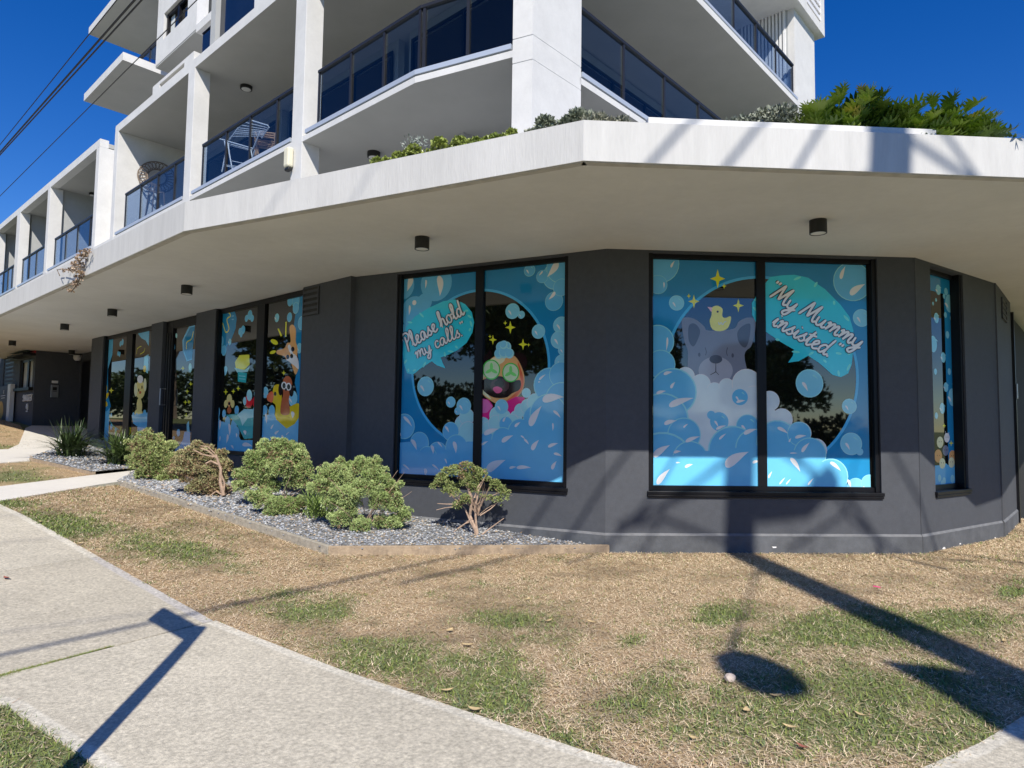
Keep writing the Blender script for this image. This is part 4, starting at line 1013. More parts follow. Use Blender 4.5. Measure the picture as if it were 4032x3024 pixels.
def blades(polys, x0, x1, y0, y1, dens, name, label, only=None):
    n = int((x1 - x0) * (y1 - y0) * dens); x = rng.uniform(x0, x1, n); y = rng.uniform(y0, y1, n)
    ok = np.zeros(n, bool)
    for p in polys: ok |= inpoly(x, y, p)
    # keep what the view can see, thin out with distance
    az = np.abs(x) / np.maximum(y, .1); ok &= (az < .86) & (rng.random(n) < np.clip(5.5 / np.hypot(x, y), .12, 1) ** 1.1)
    x, y = x[ok], y[ok]; n = len(x); x = x + rng.normal(0, .016, n); y = y + rng.normal(0, .016, n); d = np.hypot(x, y)
    g_ = green(x, y); isg = rng.random(n) < np.clip(g_ * .95 + .06, 0, .86)
    sc = np.clip(d / 5.5, 1, 2.6)
    L = np.where(isg, rng.uniform(.012, .032, n), rng.uniform(.018, .050, n)) * sc ** .5 * (1 + .5 * g_)
    wd = np.where(isg, rng.uniform(.0022, .004, n), rng.uniform(.0013, .0028, n)) * sc
    th = rng.uniform(0, 2 * np.pi, n); el = np.where(isg, rng.uniform(.1, .95, n), rng.uniform(.02, .38, n))
    z = gzn(x, y) + np.where(isg, .004, .008) + rng.random(n) * .010
    dx, dy, dz = np.cos(th) * np.cos(el), np.sin(th) * np.cos(el), np.sin(el)
    px, py = -np.sin(th), np.cos(th)
    A0 = np.stack([x - px * wd, y - py * wd, z], 1); B0 = np.stack([x + px * wd, y + py * wd, z], 1)
    T = np.stack([x + dx * L, y + dy * L, z + dz * L], 1)
    V = np.empty((n * 3, 3)); V[0::3] = A0; V[1::3] = B0; V[2::3] = T
    r1, r2, r3 = rng.random(n), rng.random(n), rng.random(n)
    straw = np.stack([.72 + .20 * r1, .56 + .21 * r1, .35 + .20 * r1], 1) * (.62 + .5 * r2)[:, None]
    bare = vnoise(x, y, 2.1, 21) * .6 + vnoise(x, y, 6, 22) * .4; straw = straw * (1 - .38 * np.clip((bare - .55) * 5, 0, 1))[:, None]
    dark = r3 < .16; straw[dark] *= np.array([.5, .42, .4])
    gr = np.stack([.125 + .13 * r1, .175 + .13 * r1, .055 + .05 * r2], 1) * (.7 + .5 * r3)[:, None]
    c_ = np.where(isg[:, None], gr, straw)
    o = npmesh(name, V, np.arange(n * 3).reshape(n, 3), np.repeat(c_, 3, 0), 'grass_blades'); tag(o, label, 'grass', kind='stuff'); return o
blades([lawn1], -13, 11, 2.6, 17, 7500, 'lawn_grass', 'dry straw coloured lawn with green patches in front of the dark wall')
blades([lawn2, e_far], -22, -5, 10, 22, 900, 'lawn_grass', 'small lawn between the two pale entrance paths')
blades([lawn3], -4, -1, 2.2, 4.6, 8000, 'lawn_grass', 'green grass in the bottom left corner of the view')

# ------------------------------------------------------------------ paths
def loft(name, A_, B_, m, up=.012, cols=(.0, .04, .05, .5, .95, .96, 1.), tints=None, th=.05):
    """strip between two edges (same number of points)"""
    n = len(A_); V = []; C_ = []; Fq = []
    for i in range(n):
        for j, t_ in enumerate(cols):
            x = A_[i][0] * (1 - t_) + B_[i][0] * t_; y = A_[i][1] * (1 - t_) + B_[i][1] * t_
            V.append((x, y, gz(x, y) + up)); C_.append(tints[j] if tints else (.5, .5, .5))
    k = len(cols)
    for i in range(n - 1):
        for j in range(k - 1): Fq.append((i * k + j, i * k + j + 1, (i + 1) * k + j + 1, (i + 1) * k + j))
    # sides
    b0 = len(V)
    edge = [i * k for i in range(n)] + [(n - 1) * k + j for j in range(1, k)] + [i * k + k - 1 for i in range(n - 2, -1, -1)] + [j for j in range(k - 2, 0, -1)]
    for e_ in edge: V.append((V[e_][0], V[e_][1], V[e_][2] - th)); C_.append(C_[e_])
    for i in range(len(edge)):
        j = (i + 1) % len(edge); Fq.append((edge[i], edge[j], b0 + j, b0 + i))
    o = npmesh(name, V, Fq, np.array(C_), m); tag(o, kind='structure'); return o
def resamp(P, n):
    P = [tuple(p[:2]) for p in P]; L = [0]
    for a, b_ in zip(P[:-1], P[1:]): L.append(L[-1] + math.dist(a, b_))
    out = []
    for i in range(n):
        t_ = L[-1] * i / (n - 1)
        for j in range(len(P) - 1):
            if t_ <= L[j + 1] + 1e-9: break
        q = (t_ - L[j]) / max(1e-9, L[j + 1] - L[j]); out.append((P[j][0] + (P[j + 1][0] - P[j][0]) * q, P[j][1] + (P[j + 1][1] - P[j][1]) * q))
    return out
CT = (.53, .485, .385); CE = (.62, .58, .48); tn = [CE, CE, CT, CT, CT, CE, CE]
cl = [0, .045, .055, .5, .945, .955, 1.]
jf = ghit(838, 2449); jn = ghit(0, 2669)                 # open joint
jn2 = (jn[0] + (jn[0] - jf[0]) * .22, jn[1] + (jn[1] - jf[1]) * .22)
upf = [p for p in FP[:5]]; a0 = (upf[0][0] + d0[0] / l0 * 6, upf[0][1] + d0[1] / l0 * 6)
dx_, dy_ = (jn2[0] - jf[0]), (jn2[1] - jf[1])
segf = [a0] + [tuple(p[:2]) for p in FP[:5]]; segn = [(p[0] + dx_, p[1] + dy_) for p in segf]
# slab above the joint is cut in two by a faint joint
F_ = resamp(segf, 16); N_ = resamp(segn, 16)
sp = ghit(340, 2244); i_s = min(range(16), key=lambda i: math.dist(F_[i], sp[:2]) if True else 0)
i_s = max(2, min(13, i_s))
def gap(P, Q, g_): 
    l = math.dist(P, Q); return (P[0] + (Q[0] - P[0]) * g_ / l, P[1] + (Q[1] - P[1]) * g_ / l)
Fa, Na = F_[:i_s + 1], N_[:i_s + 1]; Fb, Nb = F_[i_s:], N_[i_s:]
Fb2 = [gap(Fb[0], Fb[1], .008)] + Fb[1:-1] + [gap(Fb[-1], Fb[-2], .005)]; Nb2 = [gap(Nb[0], Nb[1], .010)] + Nb[1:-1] + [gap(Nb[-1], Nb[-2], .012)]
loft('footpath', Fa, Na, 'concrete_path', .012, cl, [CE, CE, CT, CT, CT, CE, CE]); loft('footpath', Fb2, Nb2, 'concrete_path', .010, cl, [(.5, .475, .43), (.48, .45, .41)] + [(.49, .445, .35)] * 3 + [CE, CE])
lowf = [tuple(ghit(850, 2451)[:2])] + [tuple(p[:2]) for p in FP[5:]] + [(.85, 2.86), (1.2, 2.8), (1.6, 2.88), (1.93, 3.04), (2.5, 3.41), (3.4, 4.05), (5.5, 5.6), (9, 8.3)]
lown = [(jn2[0] + .008, jn2[1] - .006)] + [tuple(p[:2]) for p in NP_] + [(-1.1, 2.42), (-.3, 1.9), (.6, 1.35), (1.4, 1.1), (2.3, 1.2), (3.3, 1.7), (4.4, 2.5), (6.5, 4.1), (10, 6.7)]
loft('footpath', resamp(lowf[:8] , 14), resamp(lown[:6], 14), 'concrete_path', .015, cl, tn)
loft('footpath', resamp(lowf[7:], 14), resamp(lown[5:], 14), 'concrete_path', .013, cl, tn)
wt = [(.5, .5, .5)] * 3
def white_path(top, bot):
    def ext(P): a, b_ = P[0], P[1]; l = math.dist(a[:2], b_[:2]); return [(a[0] + (a[0] - b_[0]) / l * 5, a[1] + (a[1] - b_[1]) / l * 5)] + [tuple(p[:2]) for p in P]
    loft('entrance_path', resamp(ext(top), 12), resamp(ext(bot), 12), 'white_concrete', .02, [0, .5, 1.])
white_path(P2['t'] + [ghit(600, 1846)], P2['b'] + [ghit(650, 1872)])
white_path([P3['t'][0], P3['t'][1], (EL.p(.3, -.2, 0)), EL.p(.5, 1.2, 0)], [P3['b'][0], P3['b'][1], P3['b'][2], ghit(330, 1795), WL.p(-11.9, .5, 0)])
# street behind the viewer (seen only in the window reflections): road and kerb
c = MB(); c.poly([(-60, -3.2, -1.49), (60, -3.2, -1.49), (60, -13, -1.49), (-60, -13, -1.49)], 'asphalt'); tag(c.build('road'), kind='structure')
c = MB(); c.prism([(-60, -3.2), (60, -3.2), (60, -3.05), (-60, -3.05)], -1.62, -1.42, 'kerb_concrete'); tag(c.build('kerb'), kind='structure')
# side street to the left
c = MB()
c.prism([(-13.5, 7.0), (-8.0, 1.6), (-15, -3.0), (-60, -3.0), (-60, 48), (-44, 36)], -1.0, -.99, 'asphalt') if 0 else None

ja, jb = ghit(-60, 2688), ghit(440, 2553); n = 2600; t_ = rng.random(n) ** 2.2; x = ja[0] + (jb[0] - ja[0]) * t_ + rng.normal(0, .017, n) * (1.1 - t_) ** 1.5; y = ja[1] + (jb[1] - ja[1]) * t_ + rng.normal(0, .012, n) * (1.1 - t_)
z = gzn(x, y) + .010; L_ = rng.uniform(.008, .024, n); a_ = rng.uniform(0, 6.28, n); V = np.empty((n * 3, 3)); V[0::3] = np.stack([x - .002, y, z], 1); V[1::3] = np.stack([x + .002, y, z], 1); V[2::3] = np.stack([x + np.cos(a_) * L_, y + np.sin(a_) * L_, z + L_ * .6], 1)
c_ = np.stack([.14 + .12 * rng.random(n), .17 + .12 * rng.random(n), .06 + .03 * rng.random(n)], 1)
tag(npmesh('joint_grass', V, np.arange(n * 3).reshape(n, 3), np.repeat(c_, 3, 0), 'grass_blades'), 'thin line of moss and grass growing in the path joint at the left edge', 'grass', kind='stuff')

# ------------------------------------------------------------------ gravel beds and their timber edging
def gravel(poly, name, label, n, up=.07):
    bm = bmesh.new(); vs = [bm.verts.new((p[0], p[1], 0)) for p in poly]; bm.faces.new(vs)
    xs = [p[0] for p in poly]; ys = [p[1] for p in poly]
    for v_ in np.arange(min(xs), max(xs), .6): bmesh.ops.bisect_plane(bm, geom=bm.verts[:] + bm.edges[:] + bm.faces[:], plane_co=(v_, 0, 0), plane_no=(1, 0, 0))
    bmesh.ops.triangulate(bm, faces=bm.faces[:]); bm.verts.index_update()
    V = np.array([v_.co[:] for v_ in bm.verts]); Fq = np.array([[v_.index for v_ in f_.verts] for f_ in bm.faces]); bm.free()
    V[:, 2] = gzn(V[:, 0], V[:, 1]) + up
    o = npmesh('gravel_bed', V, Fq, None, 'gravel_base'); tag(o, kind='structure')
    x = rng.uniform(min(xs), max(xs), n * 4); y = rng.uniform(min(ys), max(ys), n * 4); ok = inpoly(x, y, poly); x, y = x[ok][:n], y[ok][:n]; n = len(x)
    base = np.array([(1, 0, 0), (-1, 0, 0), (0, 1, 0), (0, -1, 0), (0, 0, 1), (0, 0, -1)], float)
    fc = np.array([(0, 2, 4), (2, 1, 4), (1, 3, 4), (3, 0, 4), (2, 0, 5), (1, 2, 5), (3, 1, 5), (0, 3, 5)])
    r = rng.uniform(.009, .021, n) * np.clip(np.hypot(x, y) / 7.5, 1, 1.6); th = rng.uniform(0, 6.28, n)
    J = base[None] * (1 + rng.uniform(-.35, .35, (n, 6, 1))) * r[:, None, None] * np.array([1, .8, .55])
    X = J[:, :, 0] * np.cos(th)[:, None] - J[:, :, 1] * np.sin(th)[:, None]; Y = J[:, :, 0] * np.sin(th)[:, None] + J[:, :, 1] * np.cos(th)[:, None]
    V = np.stack([X + x[:, None], Y + y[:, None], J[:, :, 2] + (gzn(x, y) + up + rng.uniform(-.002, .012, n))[:, None]], 2).reshape(-1, 3)
    Fq = (fc[None] + (np.arange(n) * 6)[:, None, None]).reshape(-1, 3)
    t_ = rng.random((n, 1)); c_ = np.array([.27, .285, .31]) * (.4 + 1.1 * t_); wh = rng.random(n) < .12; c_[wh] = np.array([.52, .52, .50]); br = rng.random(n) < .12; c_[br] = np.array([.45, .36, .26])
    o = npmesh('gravel', V, Fq, np.repeat(c_, 6, 0), 'gravel_stone'); tag(o, label, 'gravel', kind='stuff')
bed1 = [TL[:2], TC[:2], TE[:2], WA.p(-.0, -.03, 0)[:2], WA.p(-3.93, -.03, 0)[:2], WL.p(-7.0, .0, 0)[:2]]
gravel([(p[0], p[1]) for p in bed1], 'gravel', 'blue grey gravel around the shrubs under the shop windows', 15000)
lx = rng.uniform(-8, 1, 5000); ly = rng.uniform(7.4, 15, 5000); okk = inpoly(lx, ly, [(p[0], p[1]) for p in bed1]) & (vnoise(lx, ly, 1.6, 31) > .5); lx, ly = lx[okk], ly[okk]; n_l = len(lx)
la = rng.uniform(0, 6.28, n_l); ll_ = rng.uniform(.02, .07, n_l); lw = rng.uniform(.003, .009, n_l); lz = gzn(lx, ly) + .088 + rng.random(n_l) * .01
V = np.empty((n_l * 4, 3)); ca_, sa_ = np.cos(la), np.sin(la)
for k_, (a_1, b_1, h_1) in enumerate(((-1, 0, 0), (0, -1, .004), (1, 0, .010), (0, 1, .004))): V[k_::4] = np.stack([lx + ca_ * ll_ * .5 * a_1 - sa_ * lw * b_1, ly + sa_ * ll_ * .5 * a_1 + ca_ * lw * b_1, lz + h_1], 1)
cl_ = np.array([.42, .29, .17])[None] * rng.uniform(.5, 1.5, (n_l, 1))
tag(npmesh('leaf_litter', V, np.arange(n_l * 4).reshape(n_l, 4), np.repeat(cl_, 4, 0), 'foliage'), 'brown twig and leaf litter lying on the gravel among the shrubs', 'leaf litter', kind='stuff')
bed2 = [T2a[:2], T2b[:2], P2['t'][2][:2], ghit(600, 1846)[:2], WL.p(-6.9, -.0, 0)[:2], WL.p(-11.9, .0, 0)[:2]]
gravel([(p[0], p[1]) for p in bed2], 'gravel', 'grey gravel wedge between the two pale entrance paths', 3500)
def board(a, b_, h0, h1, m, label, w_=.05):
    L = math.dist(a[:2], b_[:2]); dx, dy = (b_[0] - a[0]) / L, (b_[1] - a[1]) / L; nx, ny = -dy * w_, dx * w_
    if ny < 0: nx, ny = -nx, -ny
    za, zb = gz(a[0], a[1]), gz(b_[0], b_[1]); c = MB()
    c.hexa([(a[0], a[1], za + h0), (b_[0], b_[1], zb + h0), (b_[0] + nx, b_[1] + ny, zb + h0), (a[0] + nx, a[1] + ny, za + h0), (a[0], a[1], za + h1), (b_[0], b_[1], zb + h1), (b_[0] + nx, b_[1] + ny, zb + h1), (a[0] + nx, a[1] + ny, za + h1)], m)
    return tag(c.build('timber_edging', bevel=.006), label, 'garden edging', 'timber boards edging the gravel beds')
lerp = lambda a, b_, t_: (a[0] + (b_[0] - a[0]) * t_, a[1] + (b_[1] - a[1]) * t_)
TCi = lerp(TC, TL, .002)
board(TC, TE, -.05, .10, 'timber_brown', 'brown weathered timber board edging the gravel in front of the thin shrub')
board(lerp(TL, TC, .55), TCi, -.05, .10, 'timber_grey', 'grey timber board edging the gravel from the bed corner leftwards')
board(lerp(TL, TC, .002), lerp(TL, TC, .547), -.05, .09, 'timber_grey', 'far grey timber board edging the gravel beside the pale shop path')
board(T2a, lerp(T2b, T2a, .003), -.04, .07, 'timber_brown', 'thin timber board edging the gravel wedge near the building entrance')

# ================================================================== PLANTS
def leafcloud(cs, n, size, ca, cb, parent, name, mname='foliage', up=.35, dead=0., flat=1., spray=3, aspect=.42, shell=.55, seed=0):
    """small leaf sprays around clump centres cs = [(x,y,z,r)...]"""
    R = np.random.default_rng(seed + 11); cs = np.array(cs, float); wgt = cs[:, 3] ** 2; wgt /= wgt.sum()
    idx = R.choice(len(cs), n, p=wgt); c_ = cs[idx]
    d = R.normal(size=(n, 3)); d /= np.linalg.norm(d, axis=1)[:, None]; d[:, 2] = np.where(d[:, 2] < -.5, -d[:, 2], d[:, 2])
    rr = c_[:, 3] * (shell + (1.08 - shell) * R.random(n) ** .6); P = c_[:, :3] + d * rr[:, None] * np.array([1, 1, flat])
    Vs = []; Fs = []; Cs = []
    ax = d * .8 + np.array([0, 0, up]) + R.normal(size=(n, 3)) * .35; ax /= np.linalg.norm(ax, axis=1)[:, None]
    tone = R.random(n); clump = R.random(len(cs))[idx]; t_ = np.clip(.5 * tone + .5 * clump, 0, 1)[:, None]
    base = np.array(ca) * (1 - t_) + np.array(cb) * t_
    if dead: 
        dd = (R.random(n) < dead) | ((clump < dead * .8) & (R.random(n) < .6)); base[dd] = np.array([.33, .23, .14]) * (.6 + .7 * R.random((dd.sum(), 1)))
    for k in range(spray):
        a2 = ax + R.normal(size=(n, 3)) * .55; a2 /= np.linalg.norm(a2, axis=1)[:, None]
        sd_ = np.cross(a2, R.normal(size=(n, 3))); sd_ /= np.linalg.norm(sd_, axis=1)[:, None] + 1e-9
        L = size * R.uniform(.6, 1.4, n)[:, None]; W_ = L * aspect / 2
        q0 = P; q1 = P + a2 * L * .5 + sd_ * W_; q2 = P + a2 * L; q3 = P + a2 * L * .5 - sd_ * W_
        Vs.append(np.stack([q0, q1, q2, q3], 1).reshape(-1, 3)); Cs.append(np.repeat(base * R.uniform(.75, 1.2, (n, 1)), 4, 0))
    V = np.concatenate(Vs); C_ = np.concatenate(Cs)
    return npmesh(name, V, np.arange(len(V)).reshape(-1, 4), C_, mname, parent)
def twigs(base, n, rad, h, r0, parent, name='branch', seed=1, spread=1., m='branch', tip=.25):
    R = random.Random(seed); c = MB()
    for i in range(n):
        a = R.uniform(0, 6.28); s_ = R.uniform(.3, 1) * rad * spread; hh = h * R.uniform(.5, 1)
        p = [base, (base[0] + s_ * .25 * math.cos(a), base[1] + s_ * .25 * math.sin(a), base[2] + hh * .35), (base[0] + s_ * .7 * math.cos(a + .2), base[1] + s_ * .7 * math.sin(a + .2), base[2] + hh * .75), (base[0] + s_ * math.cos(a + .1), base[1] + s_ * math.sin(a + .1), base[2] + hh)]
        c.tube(p, [r0, r0 * .8, r0 * .5, r0 * tip], m, 5)
    return c.build(name, parent)
def pxspan(g_, px): # metres per photo pixel at a ground point
    return math.hypot(g_[0], g_[1]) / FPX * px / 1.0
def clumps(base, L):
    """L: (photo x, photo y, radius px, depth shift m) -> world spheres on the plane facing the viewer through base"""
    dist = math.hypot(base[0], base[1]); out = []
    for px, py, r, dp in L:
        d = ray(px, py); hd = math.hypot(d[0], d[1]); t_ = (dist + dp) / hd; out.append((d[0] * t_, d[1] * t_, d[2] * t_, r / FPX * (dist + dp) * .98))
    return out
GA, GB = (.20, .30, .08), (.58, .68, .30)
def shrub(basepx, L, n, label, size=.05, fine=.42, ca=GA, cb=GB, dead=0., seed=0, tw=8, trunk=None, name='shrub'):
    b_ = ghit(*basepx); o = empty(name, (b_[0], b_[1], b_[2] + .05), label, 'shrub', 'clipped shrubs in the gravel bed')
    cs = clumps(b_, L)
    RR = random.Random(seed + 50); ext = []
    for x, y, z, r0 in cs:
        for q in range(7):
            a, e = RR.uniform(0, 6.28), RR.uniform(-.2, 1.3); k = r0 * RR.uniform(.7, 1.3); ext.append((x + k * math.cos(a) * math.cos(e), y + k * math.sin(a) * math.cos(e), z + k * math.sin(e), r0 * RR.uniform(.16, .34)))
    leafcloud([(x, y, z, r0 * .86) for x, y, z, r0 in cs] + ext, int(n * 5.0), size * fine, ca, cb, o, 'foliage', dead=dead, seed=seed, aspect=.26, shell=.62, spray=4)
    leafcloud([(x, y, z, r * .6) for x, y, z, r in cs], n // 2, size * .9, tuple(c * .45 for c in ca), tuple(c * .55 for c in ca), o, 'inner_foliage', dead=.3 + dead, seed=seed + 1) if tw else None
    top = max(c[2] for c in cs); rad = max(math.hypot(c[0] - b_[0], c[1] - b_[1]) + c[3] for c in cs)
    twigs((b_[0], b_[1], b_[2] + .04), tw, rad, (top - b_[2]) * .85, .007, o, seed=seed)
    return o, b_
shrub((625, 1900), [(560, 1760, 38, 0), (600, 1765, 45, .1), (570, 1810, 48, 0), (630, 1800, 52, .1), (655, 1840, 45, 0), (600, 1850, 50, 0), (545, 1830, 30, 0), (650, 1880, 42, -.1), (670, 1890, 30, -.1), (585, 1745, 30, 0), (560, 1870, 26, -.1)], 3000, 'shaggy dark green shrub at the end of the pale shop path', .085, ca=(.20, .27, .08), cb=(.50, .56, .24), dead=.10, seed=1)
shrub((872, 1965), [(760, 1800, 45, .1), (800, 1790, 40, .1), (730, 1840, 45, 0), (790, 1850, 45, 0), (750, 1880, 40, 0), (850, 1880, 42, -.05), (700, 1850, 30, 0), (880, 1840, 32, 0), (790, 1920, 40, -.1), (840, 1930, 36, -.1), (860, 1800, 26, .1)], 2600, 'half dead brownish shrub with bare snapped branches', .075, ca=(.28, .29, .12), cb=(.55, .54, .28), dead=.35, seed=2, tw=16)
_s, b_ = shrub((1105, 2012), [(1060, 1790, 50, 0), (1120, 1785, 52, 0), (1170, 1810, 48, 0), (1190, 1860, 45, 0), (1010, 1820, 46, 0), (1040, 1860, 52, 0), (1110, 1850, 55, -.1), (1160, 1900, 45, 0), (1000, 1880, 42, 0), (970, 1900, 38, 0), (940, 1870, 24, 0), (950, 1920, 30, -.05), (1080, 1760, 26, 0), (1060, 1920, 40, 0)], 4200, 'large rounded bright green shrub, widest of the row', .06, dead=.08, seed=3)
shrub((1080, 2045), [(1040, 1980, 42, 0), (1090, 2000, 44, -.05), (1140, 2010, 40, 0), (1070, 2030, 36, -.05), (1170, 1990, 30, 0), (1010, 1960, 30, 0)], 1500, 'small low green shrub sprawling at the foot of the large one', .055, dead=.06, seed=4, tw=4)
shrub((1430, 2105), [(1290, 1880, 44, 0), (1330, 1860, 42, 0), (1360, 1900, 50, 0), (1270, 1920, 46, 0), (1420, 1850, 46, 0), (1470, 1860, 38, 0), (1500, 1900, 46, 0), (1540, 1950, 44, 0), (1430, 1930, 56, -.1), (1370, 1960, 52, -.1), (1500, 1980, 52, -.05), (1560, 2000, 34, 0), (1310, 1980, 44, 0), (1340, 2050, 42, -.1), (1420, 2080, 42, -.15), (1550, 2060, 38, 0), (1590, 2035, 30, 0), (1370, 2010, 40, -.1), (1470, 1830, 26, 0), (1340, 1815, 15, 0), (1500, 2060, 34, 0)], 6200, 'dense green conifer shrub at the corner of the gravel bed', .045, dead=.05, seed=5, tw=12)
# thin shrub with its bare trunk
b_ = ghit(1880, 2128); o = empty('thin_shrub', (b_[0], b_[1], b_[2] + .05), 'thin sparse shrub on a bare twisting trunk below the pug window', 'shrub', 'clipped shrubs in the gravel bed')
cs = clumps(b_, [(1790, 1860, 34, 0), (1830, 1845, 30, 0), (1740, 1890, 32, 0), (1760, 1930, 26, 0), (1870, 1865, 34, 0), (1900, 1880, 30, 0), (1840, 1900, 34, 0), (1950, 1910, 26, 0), (1970, 1930, 22, 0), (1985, 1950, 20, 0), (1930, 1965, 18, 0), (1960, 1970, 16, 0), (1800, 1990, 22, 0), (1830, 1970, 26, -.05), (1790, 1940, 22, 0), (1720, 1910, 16, 0), (1870, 1930, 26, 0)])
RR = random.Random(77); cs = [(x, y, z, r0 * .8) for x, y, z, r0 in cs] + [(x + RR.uniform(-1.3, 1.3) * r0, y + RR.uniform(-1, 1) * r0, z + RR.uniform(-1., 1.2) * r0, r0 * RR.uniform(.2, .4)) for x, y, z, r0 in cs for _ in range(4)]
leafcloud(cs, 5600, .022, (.17, .22, .06), (.36, .42, .17), o, 'foliage', seed=6, dead=.08)
def pxp(b_, px, py, dp=0):
    d = ray(px, py); t_ = (math.hypot(b_[0], b_[1]) + dp) / math.hypot(d[0], d[1]); return (d[0] * t_, d[1] * t_, d[2] * t_)
c = MB()
for pts, r in (([(1882, 2135), (1870, 2080), (1850, 2030), (1858, 1970), (1840, 1910), (1815, 1870)], .024), ([(1885, 2135), (1875, 2070), (1870, 2000), (1885, 1930), (1915, 1870)], .018), ([(1880, 2110), (1850, 2050), (1830, 2000), (1790, 1965), (1770, 1940)], .012), ([(1885, 2115), (1930, 2080), (1985, 2040)], .011), ([(1860, 2040), (1820, 2070), (1785, 2095)], .010), ([(1865, 2050), (1835, 2060), (1800, 2080)], .008), ([(1890, 2030), (1930, 2005), (1958, 1980)], .009), ([(1800, 1985), (1760, 1985), (1722, 1983)], .008), ([(1790, 1995), (1750, 2000), (1718, 2008)], .006), ([(1868, 1960), (1880, 1920), (1920, 1865)], .012), ([(1870, 1990), (1940, 1950), (1990, 1930)], .006)):
    q = [pxp(b_, x, y, random.uniform(-.04, .04)) for x, y in pts]; c.tube(q, [r * (1 - .55 * i / (len(q) - 1)) for i in range(len(q))], 'branch', 6)
c.build('trunk', o); twigs((b_[0], b_[1], b_[2] + .3), 26, .42, .45, .004, o, 'twig', 9)
# bare snapped branches of the half dead shrub
b_ = ghit(872, 1965); c = MB()
for pts, r in (([(880, 1950), (868, 1900), (870, 1850), (850, 1790)], .03), ([(860, 1810), (820, 1775), (790, 1765)], .014), ([(862, 1830), (830, 1815), (810, 1825)], .016), ([(850, 1800), (800, 1790), (760, 1770)], .012), ([(845, 1785), (820, 1760), (790, 1755)], .01), ([(878, 1950), (885, 1905), (872, 1870)], .018), ([(878, 1950), (850, 1935), (830, 1950)], .012)):
    c.tube([pxp(b_, x, y, -.25) for x, y in pts], [r, r * .8, r * .7, r * .6][:len(pts)], 'branch', 6)
so = tag(c.build('snapped_branch'), 'bare snapped pale branches standing out of the half dead shrub', 'branch')
def tuft(basepx, n, L, label, ca, cb, seed, spread=.9, wd=.012):
    b_ = ghit(*basepx); R = np.random.default_rng(seed); V = []; C_ = []; Fq = []
    for i in range(n):
        a = R.uniform(0, 6.28); ln = L * R.uniform(.55, 1.1); lean = R.uniform(.1, 1.) * spread; x0, y0 = b_[0] + R.normal() * .09, b_[1] + R.normal() * .09
        t0 = R.random(); cc = np.array(ca) * (1 - t0) + np.array(cb) * t0; k = len(V); px, py = -math.sin(a), math.cos(a)
        for j in range(5):
            q = j / 4; r_ = ln * lean * q ** 1.5; z_ = b_[2] + .04 + ln * (q - .45 * lean * q * q); w_ = wd * (1 - q ** 2.5) + .001
            for s_ in (-1, 1): V.append((x0 + math.cos(a) * r_ + px * w_ * s_, y0 + math.sin(a) * r_ + py * w_ * s_, z_)); C_.append(cc)
        for j in range(4): Fq.append((k + 2 * j, k + 2 * j + 1, k + 2 * j + 3, k + 2 * j + 2))
    o = npmesh('strappy_plant', V, Fq, np.array(C_), 'gloss_leaf', origin=b_); return tag(o, label, 'plant', 'strappy leaved plants')
tuft((280, 1808), 300, .85, 'dark strappy leaved clump beside the entrance recess', (.02, .035, .012), (.07, .11, .035), 1, spread=1.6, wd=.014)
tuft((480, 1840), 320, .85, 'dark strappy leaved clump in front of the puppy window', (.025, .045, .014), (.12, .18, .05), 2, spread=1.6, wd=.014)
tuft((1250, 2055), 130, .55, 'small bright strappy clump tucked against the conifer shrub', (.14, .22, .06), (.30, .40, .12), 3, spread=1.3, wd=.008)

# plants along the canopy edge
def up3(F, px, py, v): 
    u, z = F.hit(px, py, v); return F.p(u, v, z), u, z
def planter(F, u0, u1, v, n, hmin, hmax, size, ca, cb, name, label, seed, group='plants growing on the canopy', mname='gloss_leaf', dens=1., **k):
    R = random.Random(seed); cs = []
    m_ = int((u1 - u0) / .09)
    for i in range(m_):
        u = u0 + (u1 - u0) * (i + .5) / m_; h = R.uniform(hmin, hmax); e = math.sin(math.pi * (i + .5) / m_) ** .5; h = h * (.45 + .55 * e)
        p = F.p(u, v + R.uniform(-.05, .1), ZT + h * .55); cs.append((*p, max(.045, h * .55)))
    p0 = F.p((u0 + u1) / 2, v, ZT); o = empty(name, p0, label, 'plant', group)
    leafcloud(cs, n, size, ca, cb, o, 'foliage', mname, seed=seed, **k); return o
ua = FBc.hit(1425, 640)[0]; ub = FBc.hit(1960, 520)[0]; uc = FBc.hit(2030, 500)[0]
planter(FBc, ua - .05, ub + .15, .12, 2600, .06, .125, .028, (.14, .19, .04), (.36, .42, .10), 'trailing_succulent', 'yellow green succulent trailing along the left part of the canopy', 1, aspect=.8)
planter(FBc, FBc.hit(1560, 610)[0], FBc.hit(1640, 590)[0], .14, 90, .2, .3, .03, (.22, .26, .22), (.35, .38, .33), 'grey_sprig', 'thin grey green sprig standing above the trailing succulent', 2)
planter(FBc, uc, 4.86, .16, 1500, .07, .17, .04, (.17, .20, .14), (.38, .40, .30), 'grey_succulent', 'grey green succulent mound at the canopy corner below the column', 3, aspect=.5)
planter(FFc, .0, .42, .16, 500, .06, .15, .04, (.17, .20, .14), (.40, .38, .30), 'grey_succulent', 'spiky grey succulent just right of the canopy corner', 4, aspect=.4)
F = FFc; ug0 = F.hit(2820, 470, .3)[0]; ug1 = F.hit(3230, 480, .3)[0]
planter(F, ug0 + .1, ug1 + .12, .45, 2600, .22, .36, .035, (.15, .17, .12), (.36, .38, .29), 'silver_shrub', 'low silvery grey shrub left of the glossy leaved plants', 5, aspect=.5)
